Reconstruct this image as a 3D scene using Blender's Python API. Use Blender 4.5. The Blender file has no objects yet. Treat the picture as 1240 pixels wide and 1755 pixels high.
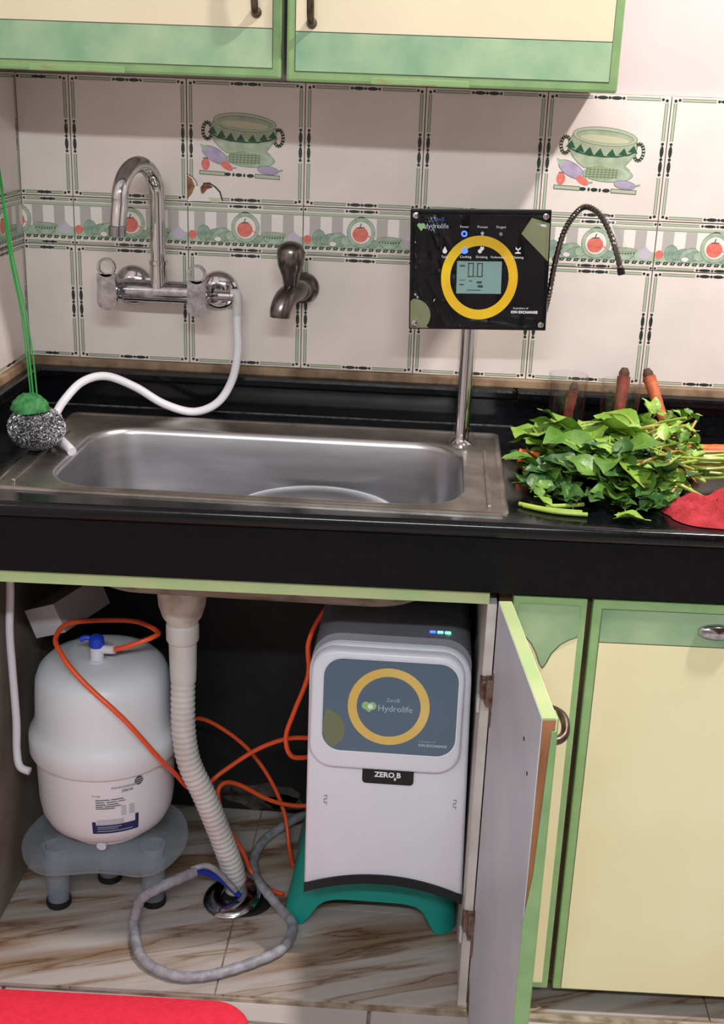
import bpy, bmesh, math, random
from mathutils import Vector, Matrix, Euler, noise

PI = math.pi
rad = math.radians
rng = random.Random(7)
SC = bpy.context.scene
COL = SC.collection

# ------------------------------------------------------------------ camera
cam_d = bpy.data.cameras.new('camera')
cam_d.sensor_fit = 'VERTICAL'
cam_d.sensor_height = 36.0
cam_d.lens = 2100.0 / 1755.0 * 36.0
cam_d.clip_start = 0.02
cam = bpy.data.objects.new('camera', cam_d)
COL.objects.link(cam)
yaw, pitch, roll = 0.0559, 0.3408, 0.0369
fwd = Vector((-math.sin(yaw) * math.cos(pitch), math.cos(yaw) * math.cos(pitch), -math.sin(pitch)))
rgt = Vector((math.cos(yaw), math.sin(yaw), 0))
upv = rgt.cross(fwd)
r2 = math.cos(roll) * rgt + math.sin(roll) * upv
u2 = -math.sin(roll) * rgt + math.cos(roll) * upv
cam.matrix_world = Matrix(((r2.x, u2.x, -fwd.x, 0.73), (r2.y, u2.y, -fwd.y, -2.1382), (r2.z, u2.z, -fwd.z, 1.4138), (0, 0, 0, 1)))
SC.camera = cam

# ------------------------------------------------------------------ world, lights, exposure
wd = bpy.data.worlds.new('world')
SC.world = wd
wd.use_nodes = True
wd.node_tree.nodes['Background'].inputs[0].default_value = (0.9, 0.92, 1.0, 1)
wd.node_tree.nodes['Background'].inputs[1].default_value = 0.3
vs = SC.view_settings
vs.view_transform = 'Standard'
vs.look = 'None'
vs.gamma = 1.0
vs.use_curve_mapping = False
vs.exposure = 0.07


def area(name, loc, target, sx, sy, power, col):
    d = bpy.data.lights.new(name, 'AREA')
    d.shape = 'RECTANGLE'
    d.size, d.size_y = sx, sy
    d.energy = power
    d.color = col
    o = bpy.data.objects.new(name, d)
    COL.objects.link(o)
    o.location = loc
    o.rotation_euler = (Vector(target) - Vector(loc)).to_track_quat('-Z', 'Y').to_euler()
    return o


# tube lamp on the wall behind the viewer, round ceiling lamp near the worktop
area('tube_lamp_light', (0.75, -2.86, 2.28), (0.75, -0.2, 0.9), 1.2, 0.06, 32, (0.90, 0.97, 1.0))
area('ceiling_lamp_light', (1.62, -0.85, 2.66), (1.62, -0.85, 0.0), 0.10, 0.10, 49, (1.0, 0.92, 0.86))


# ------------------------------------------------------------------ materials
MATS = {}


def mat(name, col, rough=0.5, metal=0.0, col2=None, scale=20.0, stretch=(1, 1, 1), lo=0.35, hi=0.65, bump=0.0, bscale=None,
        emit=None, estr=0.0, trans=0.0, ior=1.45, coat=0.0, alpha=1.0, sss=0.0, spec=None, detail=4.0, rvar=0.0):
    m = bpy.data.materials.new(name)
    m.use_nodes = True
    nt = m.node_tree
    b = nt.nodes['Principled BSDF']
    b.inputs['Base Color'].default_value = (*col, 1)
    b.inputs['Roughness'].default_value = rough
    b.inputs['Metallic'].default_value = metal
    b.inputs['Transmission Weight'].default_value = trans
    b.inputs['IOR'].default_value = ior
    b.inputs['Coat Weight'].default_value = coat
    b.inputs['Coat Roughness'].default_value = 0.06
    b.inputs['Alpha'].default_value = alpha
    if sss:
        b.inputs['Subsurface Weight'].default_value = sss
        b.inputs['Subsurface Radius'].default_value = (0.02, 0.015, 0.01)
        b.inputs['Subsurface Scale'].default_value = 0.5
    if spec is not None:
        b.inputs['Specular IOR Level'].default_value = spec
    if emit:
        b.inputs['Emission Color'].default_value = (*emit, 1)
        b.inputs['Emission Strength'].default_value = estr
    if col2 or bump or rvar:
        tc = nt.nodes.new('ShaderNodeTexCoord')
        mp = nt.nodes.new('ShaderNodeMapping')
        mp.inputs['Scale'].default_value = stretch
        nt.links.new(tc.outputs['Object'], mp.inputs['Vector'])
        n = nt.nodes.new('ShaderNodeTexNoise')
        n.inputs['Scale'].default_value = scale
        n.inputs['Detail'].default_value = detail
        nt.links.new(mp.outputs['Vector'], n.inputs['Vector'])
        if col2:
            r = nt.nodes.new('ShaderNodeValToRGB')
            r.color_ramp.elements[0].position = lo
            r.color_ramp.elements[1].position = hi
            r.color_ramp.elements[0].color = (*col, 1)
            r.color_ramp.elements[1].color = (*col2, 1)
            nt.links.new(n.outputs['Fac'], r.inputs['Fac'])
            nt.links.new(r.outputs['Color'], b.inputs['Base Color'])
        if rvar:
            mr = nt.nodes.new('ShaderNodeMapRange')
            mr.inputs['To Min'].default_value = max(0.02, rough - rvar)
            mr.inputs['To Max'].default_value = rough + rvar
            nt.links.new(n.outputs['Fac'], mr.inputs['Value'])
            nt.links.new(mr.outputs['Result'], b.inputs['Roughness'])
        if bump:
            n2 = n
            if bscale:
                n2 = nt.nodes.new('ShaderNodeTexNoise')
                n2.inputs['Scale'].default_value = bscale
                n2.inputs['Detail'].default_value = 3.0
                nt.links.new(mp.outputs['Vector'], n2.inputs['Vector'])
            bp = nt.nodes.new('ShaderNodeBump')
            bp.inputs['Strength'].default_value = bump
            bp.inputs['Distance'].default_value = 0.004
            nt.links.new(n2.outputs['Fac'], bp.inputs['Height'])
            nt.links.new(bp.outputs['Normal'], b.inputs['Normal'])
    MATS[name] = m
    return m


def s(r, g, b):
    """sRGB 0-255 to linear"""
    f = lambda c: (c / 255 / 12.92) if c / 255 <= 0.04045 else ((c / 255 + 0.055) / 1.055) ** 2.4
    return (f(r), f(g), f(b))


mat('paint', s(206, 194, 193), 0.7, col2=s(199, 187, 187), scale=3)
mat('room_paint', s(186, 184, 182), 0.8, col2=s(180, 178, 177), scale=3)
mat('tile', s(229, 217, 211), 0.22, col2=s(220, 208, 203), scale=9, bump=0.03, bscale=14)
mat('grout', s(176, 164, 146), 0.8, col2=s(120, 104, 84), scale=30)
mat('grout_brown', s(158, 132, 104), 0.7, col2=s(104, 82, 62), scale=22, bump=0.3)
mat('granite', s(9, 10, 13), 0.16, col2=s(18, 20, 26), scale=160, lo=0.45, hi=0.75, rvar=0.1, spec=0.4)
mat('granite_dull', s(8, 8, 11), 0.4, col2=s(14, 14, 17), scale=90, lo=0.45, hi=0.75, spec=0.2)
mat('scale_deposit', s(120, 118, 116), 0.6, col2=s(60, 58, 58), scale=120)
mat('steel', s(214, 213, 214), 0.27, 1.0, col2=s(200, 199, 200), scale=9, rvar=0.04)
mat('steel_lid', s(150, 148, 147), 0.16, 1.0, col2=s(130, 127, 125), scale=9, rvar=0.04)
mat('steel_brushed', s(200, 199, 203), 0.33, 1.0, col2=s(170, 169, 173), scale=5, stretch=(1, 1, 6), rvar=0.06)
mat('steel_worn', s(196, 190, 184), 0.33, 1.0, col2=s(150, 143, 137), scale=16, rvar=0.12)
mat('steel_under', s(150, 138, 120), 0.5, 0.4, col2=s(95, 78, 60), scale=26, lo=0.5, hi=0.75)
mat('chrome', s(205, 203, 205), 0.07, 1.0)
mat('chrome_worn', s(190, 190, 195), 0.14, 1.0, col2=s(150, 150, 156), scale=90, rvar=0.08)
mat('old_metal', s(128, 120, 116), 0.26, 1.0, col2=s(98, 91, 88), scale=40, rvar=0.08)
mat('cream', s(214, 202, 174), 0.45, col2=s(208, 195, 167), scale=5)
mat('cream_low', s(232, 226, 190), 0.42, col2=s(226, 218, 178), scale=4)
mat('green_edge_low', s(142, 178, 124), 0.45, col2=s(130, 166, 112), scale=25)
mat('green_marble', s(112, 152, 118), 0.42, col2=s(156, 180, 144), scale=13, lo=0.3, hi=0.7, detail=6)
mat('green_edge', s(124, 156, 102), 0.45, col2=s(112, 144, 94), scale=25)
mat('green_worn', s(124, 156, 102), 0.5, col2=s(142, 96, 58), scale=9, stretch=(1, 4, 4), lo=0.58, hi=0.70)
mat('green_pale', s(164, 190, 132), 0.5, col2=s(182, 194, 142), scale=14)
mat('outline', s(70, 82, 60), 0.6)
mat('laminate_grey', s(202, 208, 218), 0.42, col2=s(188, 194, 206), scale=5)
mat('wood_bare', s(172, 118, 80), 0.8, col2=s(138, 88, 58), scale=20, stretch=(3, 3, .6), bump=0.3)
mat('wood_dark', s(92, 62, 44), 0.7, col2=s(70, 46, 34), scale=24)
mat('carcass', s(206, 202, 200), 0.5, col2=s(182, 176, 172), scale=8)
mat('cement', s(148, 140, 128), 0.9, col2=s(112, 104, 94), scale=7, bump=0.2)
mat('black_wall', s(17, 18, 22), 0.6, col2=s(25, 27, 31), scale=12, bump=0.25)
mat('peel', s(92, 84, 76), 0.9, col2=s(54, 48, 44), scale=40)
mat('floor_tile', s(192, 184, 182), 0.35, col2=s(184, 175, 172), scale=6)
mat('rust', s(112, 62, 38), 0.9, col2=s(168, 130, 96), scale=60)
mat('hinge', s(150, 128, 118), 0.5, 0.6, col2=s(96, 66, 52), scale=60)
mat('handle_bronze', s(70, 54, 44), 0.35, 0.9, col2=s(110, 96, 84), scale=60)
mat('white_plastic', s(228, 230, 240), 0.32, col2=s(223, 225, 236), scale=5, coat=0.1)
mat('tank_plastic', s(228, 233, 238), 0.34, col2=s(223, 228, 234), scale=4)
mat('pvc_white', s(215, 213, 212), 0.4, col2=s(198, 194, 190), scale=16)
mat('pvc_dirty', s(205, 198, 186), 0.5, col2=s(150, 134, 112), scale=30, lo=0.5, hi=0.8)
mat('hose_white', s(226, 224, 230), 0.35)
mat('grey_plastic', s(132, 134, 142), 0.35, col2=s(122, 124, 132), scale=10)
mat('black_plastic', s(14, 14, 18), 0.3)
mat('badge_black', s(12, 12, 16), 0.25)
mat('display_blue', s(76, 100, 122), 0.14, coat=0.8)
mat('ring_gold', s(226, 198, 118), 0.3, col2=s(220, 184, 92), scale=6, coat=0.2)
mat('ring_yellow', s(230, 200, 22), 0.35, col2=s(216, 166, 24), scale=9)
mat('mark_and_reflection_olive', s(116, 122, 92), 0.3)
mat('panel_black', s(6, 7, 11), 0.2, spec=0.15)
mat('print_white', s(232, 234, 238), 0.5)
mat('print_pale', s(170, 190, 205), 0.5)
mat('print_grey', s(128, 132, 144), 0.6)
mat('print_dark', s(70, 74, 86), 0.6)
mat('print_navy', s(28, 40, 92), 0.4)
mat('print_lime', s(150, 196, 130), 0.4)
mat('print_blue', s(30, 70, 140), 0.4)
mat('lcd', s(112, 142, 138), 0.3, emit=s(120, 150, 146), estr=0.12)
mat('lcd_dark', s(42, 54, 56), 0.4)
mat('led_blue', s(30, 60, 255), 0.4, emit=(0.03, 0.08, 1.0), estr=5)
mat('led_cyan', s(60, 190, 255), 0.4, emit=(0.1, 0.6, 1.0), estr=4)
mat('led_green', s(60, 255, 150), 0.4, emit=(0.1, 1.0, 0.4), estr=4)
mat('icon_blue', s(60, 90, 240), 0.4, emit=(0.06, 0.13, 1.0), estr=2.2)
mat('teal', s(22, 150, 136), 0.42, col2=s(18, 140, 128), scale=6)
mat('orange_tube', s(238, 92, 48), 0.35)
mat('grey_cable', s(158, 158, 166), 0.45, col2=s(134, 134, 142), scale=60, lo=0.4, hi=0.6)
mat('blue_wire', s(24, 50, 168), 0.35)
mat('blue_lever', s(28, 66, 196), 0.35)
mat('black_rubber', s(20, 20, 22), 0.6)
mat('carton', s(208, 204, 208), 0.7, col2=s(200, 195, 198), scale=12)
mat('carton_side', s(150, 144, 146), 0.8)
mat('red_felt', s(248, 50, 78), 0.9, col2=s(240, 42, 70), scale=90, bump=0.4, bscale=260)
mat('red_cloth', s(176, 52, 58), 0.9, col2=s(146, 34, 44), scale=10, bump=0.4, bscale=220)
mat('wool_light', s(214, 214, 218), 0.4, 0.6)
mat('wool_dark', s(30, 30, 34), 0.5, 0.3, col2=s(150, 150, 156), scale=420, lo=0.48, hi=0.60, bump=0.8)
mat('green_string', s(18, 128, 48), 0.5)
mat('green_net', s(64, 140, 78), 0.6, col2=s(30, 96, 48), scale=120)
mat('carrot', s(232, 112, 50), 0.5, col2=s(210, 90, 40), scale=60, stretch=(1, 1, 1), bump=0.2)
mat('carrot_dull', s(196, 104, 60), 0.6, col2=s(160, 78, 48), scale=60, bump=0.2)
mat('carrot_red', s(150, 62, 46), 0.6, col2=s(108, 44, 36), scale=50, bump=0.2)
mat('carrot_top', s(92, 64, 48), 0.8, col2=s(62, 44, 34), scale=60, bump=0.4)
mat('leaf_bright', s(142, 176, 70), 0.4, col2=s(114, 154, 52), scale=30, bump=0.2, bscale=90)
mat('leaf_light', s(160, 190, 92), 0.4, col2=s(130, 172, 66), scale=30, bump=0.2, bscale=90)
mat('leaf_mid', s(104, 144, 52), 0.4, col2=s(78, 120, 42), scale=30, bump=0.2, bscale=90)
mat('leaf_dark', s(64, 104, 44), 0.42, col2=s(42, 78, 36), scale=30, bump=0.2, bscale=90)
mat('stem_green', s(164, 184, 82), 0.4, col2=s(136, 164, 62), scale=30)
mat('stem_yellow', s(182, 164, 84), 0.5, col2=s(150, 122, 58), scale=40)
mat('lamp_glow', (1, 1, 1), 0.5, emit=(1.0, 0.96, 0.94), estr=6)
mat('lamp_glow_warm', (1, 1, 1), 0.5, emit=(1.0, 0.9, 0.78), estr=6)
mat('door_added_wood', s(96, 64, 46), 0.5, col2=s(80, 52, 38), scale=8, stretch=(6, 6, .5))
# prints on the tiles
mat('p_dark', s(40, 52, 44), 0.3)
mat('p_bar', s(176, 186, 162), 0.3)
mat('p_line', s(92, 100, 84), 0.3)
mat('p_bowl', s(176, 186, 160), 0.3, col2=s(150, 166, 140), scale=60)
mat('p_bowl_in', s(196, 196, 166), 0.3)
mat('p_green', s(44, 88, 66), 0.3)
mat('p_purple', s(158, 146, 178), 0.3, col2=s(182, 168, 190), scale=70)
mat('p_red', s(212, 104, 94), 0.3, col2=s(226, 128, 114), scale=120)
mat('p_corn', s(150, 166, 132), 0.3)
mat('p_stripe', s(182, 176, 174), 0.3)
mat('p_white', s(232, 224, 218), 0.3)
mat('p_veg', s(156, 176, 158), 0.3, col2=s(122, 150, 134), scale=90)
mat('p_veg2', s(180, 194, 172), 0.3, col2=s(150, 172, 152), scale=90)
mat('p_lilac', s(196, 186, 200), 0.3)

# marble floor of the cabinet: pale slab with long brown streaks


def marble(name):
    m = bpy.data.materials.new(name)
    m.use_nodes = True
    nt = m.node_tree
    b = nt.nodes['Principled BSDF']
    b.inputs['Roughness'].default_value = 0.32
    tc = nt.nodes.new('ShaderNodeTexCoord')
    mp = nt.nodes.new('ShaderNodeMapping')
    mp.vector_type = 'TEXTURE'
    mp.inputs['Rotation'].default_value = (0, 0, rad(19))
    mp.inputs['Scale'].default_value = (1 / 1.5, 1 / 12, 1)
    nt.links.new(tc.outputs['Object'], mp.inputs['Vector'])
    n = nt.nodes.new('ShaderNodeTexNoise')
    n.inputs['Scale'].default_value = 2.2
    n.inputs['Detail'].default_value = 8
    n.inputs['Distortion'].default_value = 0.45
    nt.links.new(mp.outputs['Vector'], n.inputs['Vector'])
    r = nt.nodes.new('ShaderNodeValToRGB')
    cr = r.color_ramp
    cr.elements[0].position = 0.30
    cr.elements[0].color = (*s(172, 164, 159), 1)
    cr.elements[1].position = 0.78
    cr.elements[1].color = (*s(150, 124, 100), 1)
    for pos, c in ((0.46, s(180, 173, 169)), (0.55, s(164, 149, 136)), (0.58, s(126, 103, 86)), (0.605, s(168, 156, 147)), (0.70, s(168, 156, 147))):
        e = cr.elements.new(pos)
        e.color = (*c, 1)
    nt.links.new(n.outputs['Fac'], r.inputs['Fac'])
    n2 = nt.nodes.new('ShaderNodeTexNoise')  # broad brown tint, putting some of the cabinet floor's shade into the marble
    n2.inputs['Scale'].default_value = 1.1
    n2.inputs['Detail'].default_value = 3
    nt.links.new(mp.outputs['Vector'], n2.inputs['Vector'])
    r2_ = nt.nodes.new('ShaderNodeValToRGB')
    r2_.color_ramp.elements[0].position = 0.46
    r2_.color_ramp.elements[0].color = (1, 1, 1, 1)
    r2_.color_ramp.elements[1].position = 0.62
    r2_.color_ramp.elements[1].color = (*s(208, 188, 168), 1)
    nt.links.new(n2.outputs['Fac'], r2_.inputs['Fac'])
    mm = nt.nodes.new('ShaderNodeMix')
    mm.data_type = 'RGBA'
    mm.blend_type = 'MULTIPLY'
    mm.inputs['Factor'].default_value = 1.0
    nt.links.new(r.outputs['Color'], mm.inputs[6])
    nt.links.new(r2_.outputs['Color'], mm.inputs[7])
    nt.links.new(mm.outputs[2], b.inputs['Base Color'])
    MATS[name] = m


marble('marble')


def film():
    m = bpy.data.materials.new('clear_film')
    m.use_nodes = True
    nt = m.node_tree
    nt.nodes.remove(nt.nodes['Principled BSDF'])
    out = nt.nodes['Material Output']
    t = nt.nodes.new('ShaderNodeBsdfTransparent')
    t.inputs[0].default_value = (0.97, 0.97, 0.97, 1)
    g = nt.nodes.new('ShaderNodeBsdfGlossy')
    g.inputs['Roughness'].default_value = 0.15
    mx = nt.nodes.new('ShaderNodeMixShader')
    lw = nt.nodes.new('ShaderNodeLayerWeight')
    lw.inputs['Blend'].default_value = 0.5
    pw = nt.nodes.new('ShaderNodeMath')
    pw.operation = 'POWER'
    pw.inputs[1].default_value = 4.0
    ad = nt.nodes.new('ShaderNodeMath')
    ad.operation = 'MULTIPLY_ADD'
    ad.inputs[1].default_value = 0.5
    ad.inputs[2].default_value = 0.028
    nt.links.new(lw.outputs['Facing'], pw.inputs[0])
    nt.links.new(pw.outputs[0], ad.inputs[0])
    nt.links.new(ad.outputs[0], mx.inputs[0])
    nt.links.new(t.outputs[0], mx.inputs[1])
    nt.links.new(g.outputs[0], mx.inputs[2])
    nt.links.new(mx.outputs[0], out.inputs['Surface'])
    MATS['clear_film'] = m


film()


def see_through(name, col, k, rough):
    m = bpy.data.materials.new(name)
    m.use_nodes = True
    nt = m.node_tree
    b = nt.nodes['Principled BSDF']
    b.inputs['Base Color'].default_value = (*col, 1)
    b.inputs['Roughness'].default_value = rough
    out = nt.nodes['Material Output']
    tr = nt.nodes.new('ShaderNodeBsdfTransparent')
    tl_ = nt.nodes.new('ShaderNodeBsdfTranslucent')
    tl_.inputs[0].default_value = (*col, 1)
    m1 = nt.nodes.new('ShaderNodeMixShader')
    m1.inputs[0].default_value = 0.45
    nt.links.new(b.outputs[0], m1.inputs[1])
    nt.links.new(tl_.outputs[0], m1.inputs[2])
    m2 = nt.nodes.new('ShaderNodeMixShader')
    m2.inputs[0].default_value = k
    nt.links.new(m1.outputs[0], m2.inputs[1])
    nt.links.new(tr.outputs[0], m2.inputs[2])
    nt.links.new(m2.outputs[0], out.inputs['Surface'])
    MATS[name] = m


see_through('frosted', s(196, 208, 220), 0.64, 0.25)


def thin_glass():
    m = MATS['clear_film'].copy()
    m.name = 'glass'
    for n in m.node_tree.nodes:
        if n.type == 'MATH' and n.operation == 'MULTIPLY_ADD':
            n.inputs[1].default_value = 0.55
            n.inputs[2].default_value = 0.035
        if n.type == 'BSDF_GLOSSY':
            n.inputs['Roughness'].default_value = 0.02
    MATS['glass'] = m


thin_glass()


# ------------------------------------------------------------------ mesh building
def catmull(pts, n=8, closed=False):
    P = [Vector(p) for p in pts]
    out = []
    L = len(P)
    segs = L if closed else L - 1
    for i in range(segs):
        if closed:
            a, b, c, d = P[(i - 1) % L], P[i], P[(i + 1) % L], P[(i + 2) % L]
        else:
            a, b, c, d = P[max(i - 1, 0)], P[i], P[i + 1], P[min(i + 2, L - 1)]
        for k in range(n):
            t = k / n
            out.append(0.5 * ((2 * b) + (c - a) * t + (2 * a - 5 * b + 4 * c - d) * t * t + (3 * b - a - 3 * c + d) * t ** 3))
    if not closed:
        out.append(P[-1].copy())
    return out


class MB:
    def __init__(self):
        self.v, self.f, self.m, self.sm = [], [], [], []

    def add(self, vs, fs, mi=0, smooth=False):
        o = len(self.v)
        self.v += [Vector(p) for p in vs]
        for f in fs:
            self.f.append([i + o for i in f])
            self.m.append(mi)
            self.sm.append(smooth)
        return self

    def box(self, a, b, mi=0, bev=0.0, M=None):
        x0, y0, z0 = [min(p, q) for p, q in zip(a, b)]
        x1, y1, z1 = [max(p, q) for p, q in zip(a, b)]
        if bev:
            bm = bmesh.new()
            bmesh.ops.create_cube(bm, size=1)
            for v in bm.verts:
                v.co = Vector(((x0 + x1) / 2 + v.co.x * (x1 - x0), (y0 + y1) / 2 + v.co.y * (y1 - y0), (z0 + z1) / 2 + v.co.z * (z1 - z0)))
            bmesh.ops.bevel(bm, geom=bm.edges[:], offset=bev, segments=2, profile=0.6, affect='EDGES')
            bm.verts.index_update()
            vs = [v.co.copy() for v in bm.verts]
            fs = [[v.index for v in f.verts] for f in bm.faces]
            bm.free()
        else:
            vs = [Vector(p) for p in ((x0, y0, z0), (x1, y0, z0), (x1, y1, z0), (x0, y1, z0), (x0, y0, z1), (x1, y0, z1), (x1, y1, z1), (x0, y1, z1))]
            fs = [(0, 3, 2, 1), (4, 5, 6, 7), (0, 1, 5, 4), (1, 2, 6, 5), (2, 3, 7, 6), (3, 0, 4, 7)]
        if M:
            vs = [M @ v for v in vs]
        return self.add(vs, fs, mi)

    def prism(self, poly, z0, z1, mi=0, M=None):
        """poly in xy, extruded in z"""
        n = len(poly)
        vs = [Vector((p[0], p[1], z0)) for p in poly] + [Vector((p[0], p[1], z1)) for p in poly]
        fs = [list(range(n))[::-1], list(range(n, 2 * n))] + [(i, (i + 1) % n, n + (i + 1) % n, n + i) for i in range(n)]
        if M:
            vs = [M @ v for v in vs]
        return self.add(vs, fs, mi)

    def lathe(self, prof, M=None, n=32, mi=0, smooth=True, cap=True):
        """profile of (radius, height) revolved about local z"""
        vs, fs = [], []
        for r, z in prof:
            for k in range(n):
                a = 2 * PI * k / n
                vs.append(Vector((r * math.cos(a), r * math.sin(a), z)))
        for i in range(len(prof) - 1):
            for k in range(n):
                fs.append((i * n + k, i * n + (k + 1) % n, (i + 1) * n + (k + 1) % n, (i + 1) * n + k))
        if cap:
            if prof[0][0] > 1e-6:
                fs.append(list(range(n))[::-1])
            if prof[-1][0] > 1e-6:
                fs.append([(len(prof) - 1) * n + k for k in range(n)])
        if M:
            vs = [M @ v for v in vs]
        return self.add(vs, fs, mi, smooth)

    def tube(self, path, r, n=10, mi=0, smooth=True, closed=False, cap=True):
        P = [Vector(p) for p in path]
        L = len(P)
        R = r if isinstance(r, (list, tuple)) else [r] * L
        vs, fs = [], []
        nrm = None
        for i in range(L):
            if closed:
                t = (P[(i + 1) % L] - P[i - 1]).normalized()
            else:
                t = (P[min(i + 1, L - 1)] - P[max(i - 1, 0)]).normalized()
            if nrm is None:
                nrm = t.orthogonal().normalized()
            nrm = (nrm - t * nrm.dot(t)).normalized()
            bn = t.cross(nrm)
            for k in range(n):
                a = 2 * PI * k / n
                vs.append(P[i] + (nrm * math.cos(a) + bn * math.sin(a)) * R[i])
        for i in range(L if closed else L - 1):
            j = (i + 1) % L
            for k in range(n):
                fs.append((i * n + k, i * n + (k + 1) % n, j * n + (k + 1) % n, j * n + k))
        if cap and not closed:
            fs.append(list(range(n))[::-1])
            fs.append([(L - 1) * n + k for k in range(n)])
        return self.add(vs, fs, mi, smooth)

    def loft(self, rings, mi=0, smooth=True, cap0=False, cap1=False):
        n = len(rings[0])
        vs, fs = [], []
        for r in rings:
            vs += r
        for i in range(len(rings) - 1):
            for k in range(n):
                fs.append((i * n + k, i * n + (k + 1) % n, (i + 1) * n + (k + 1) % n, (i + 1) * n + k))
        if cap0:
            fs.append(list(range(n))[::-1])
        if cap1:
            fs.append([(len(rings) - 1) * n + k for k in range(n)])
        return self.add(vs, fs, mi, smooth)

    def flat(self, poly, mi=0, M=None, d=0.0):
        """flat polygon in local xy at height d, facing +z"""
        vs = [Vector((p[0], p[1], d)) for p in poly]
        if M:
            vs = [M @ v for v in vs]
        return self.add(vs, [list(range(len(poly)))], mi)

    def build(self, name, mats, parent=None, org=None, auto=40):
        if isinstance(mats, str):
            mats = [mats]
        off = Vector(org) if org is not None else (root_of(parent) if parent else Vector((0, 0, 0)))
        me = bpy.data.meshes.new(name)
        me.from_pydata([tuple(v - off) for v in self.v], [], self.f)
        for k in mats:
            me.materials.append(MATS[k])
        me.polygons.foreach_set('material_index', self.m)
        me.polygons.foreach_set('use_smooth', self.sm)
        me.update()
        bm = bmesh.new()
        bm.from_mesh(me)
        if any(self.sm):
            lim = rad(auto)
            for e in bm.edges:
                if len(e.link_faces) == 2 and e.calc_face_angle(0) > lim:
                    e.smooth = False
        bm.to_mesh(me)
        bm.free()
        return link(name, me, parent)


def root_of(o):
    while o.parent:
        o = o.parent
    if o.get('_local'):
        return Vector((0, 0, 0))
    return Vector(o.location)


def link(name, me, parent=None):
    o = bpy.data.objects.new(name, me)
    COL.objects.link(o)
    if parent:
        o.parent = parent
    return o


def tag(o, label, cat, group=None):
    o['label'] = label
    o['category'] = cat
    if group:
        o['group'] = group
    return o


def thing(name, label, cat, loc=(0, 0, 0), rot=None, group=None):
    o = bpy.data.objects.new(name, None)
    o.empty_display_size = 0.05
    COL.objects.link(o)
    o.location = loc
    if rot is not None:
        o.rotation_euler = rot
        o['_local'] = 1
    return tag(o, label, cat, group)


def struct(o):
    o['kind'] = 'structure'
    return o


def FR(origin, u, w):
    """matrix that maps local x to u, y to w, z to u x w"""
    u = Vector(u).normalized()
    w = Vector(w).normalized()
    n = u.cross(w)
    return Matrix(((u.x, w.x, n.x, origin[0]), (u.y, w.y, n.y, origin[1]), (u.z, w.z, n.z, origin[2]), (0, 0, 0, 1)))


def circ(cx, cy, rx, ry=None, n=20, rot=0.0, a0=0, a1=2 * PI):
    ry = rx if ry is None else ry
    out = []
    full = abs(a1 - a0 - 2 * PI) < 1e-6
    for k in range(n if full else n + 1):
        a = a0 + (a1 - a0) * k / n
        x, y = rx * math.cos(a), ry * math.sin(a)
        out.append((cx + x * math.cos(rot) - y * math.sin(rot), cy + x * math.sin(rot) + y * math.cos(rot)))
    return out


def rrect(x0, y0, x1, y1, r, n=6):
    out = []
    for cx, cy, a in ((x1 - r, y1 - r, 0), (x0 + r, y1 - r, 90), (x0 + r, y0 + r, 180), (x1 - r, y0 + r, 270)):
        for k in range(n + 1):
            t = rad(a + 90 * k / n)
            out.append((cx + r * math.cos(t), cy + r * math.sin(t)))
    return out


def ring2d(mb, cx, cy, ro, ri, mi, M, d=0.0, n=48, h=0.0, ky=1.0):
    vs, fs = [], []
    for k in range(n):
        a = 2 * PI * k / n
        vs.append(M @ Vector((cx + ro * math.cos(a), cy + ky * ro * math.sin(a), d)))
        vs.append(M @ Vector((cx + ri * math.cos(a), cy + ky * ri * math.sin(a), d)))
    for k in range(n):
        j = (k + 1) % n
        fs.append((2 * k, 2 * j, 2 * j + 1, 2 * k + 1))
    mb.add(vs, fs, mi)


def text(mb, string, size, x, y, mi, M, d=0.0, align='LEFT', bold=0.0):
    c = bpy.data.curves.new('t', 'FONT')
    c.body = string
    c.size = size
    c.align_x = align
    c.offset = bold
    c.resolution_u = 2
    o = bpy.data.objects.new('t', c)
    COL.objects.link(o)
    dg = bpy.context.evaluated_depsgraph_get()
    me = bpy.data.meshes.new_from_object(o.evaluated_get(dg))
    vs = [M @ Vector((v.co.x + x, v.co.y + y, d)) for v in me.vertices]
    fs = [list(p.vertices) for p in me.polygons]
    mb.add(vs, fs, mi)
    bpy.data.objects.remove(o)
    bpy.data.curves.remove(c)
    bpy.data.meshes.remove(me)


# ================================================================== the room
RX, RY, RZ = 2.7, -3.0, 2.75
ZF = -0.012          # kitchen floor
wall_back = struct(MB().box((-0.1, 0.008, ZF - 0.1), (RX + 0.1, 0.12, RZ + 0.1)).build('wall_back', 'paint'))
wall_left = struct(MB().box((-0.12, RY, ZF - 0.1), (-0.008, 0.008, RZ + 0.1)).build('wall_left', 'paint'))
struct(MB().box((RX, RY, ZF - 0.1), (RX + 0.1, 0.008, RZ + 0.1)).build('wall_right', 'room_paint'))
struct(MB().box((-0.12, RY - 0.1, ZF - 0.1), (RX + 0.1, RY, RZ + 0.1)).build('wall_rear', 'room_paint'))
struct(MB().box((-0.12, RY, RZ), (RX, 0.008, RZ + 0.1)).build('ceiling', 'room_paint'))
floor = struct(MB().box((-0.008, RY, ZF - 0.1), (RX, 0.008, ZF - 0.006)).build('floor', 'grout'))
d1 = struct(MB().box((1.55, RY + 0.002, ZF), (2.35, RY + 0.04, 2.05), bev=0.004).build('door_added', 'door_added_wood'))  # unseen dark door, added to give the chrome something dark to reflect
for zz0, zz1 in ((0.15, 0.95), (1.1, 1.9)):
    MB().box((1.68, RY + 0.03, zz0), (2.22, RY + 0.05, zz1), bev=0.008).build('door_added_panel', 'door_added_wood', d1)
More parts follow.
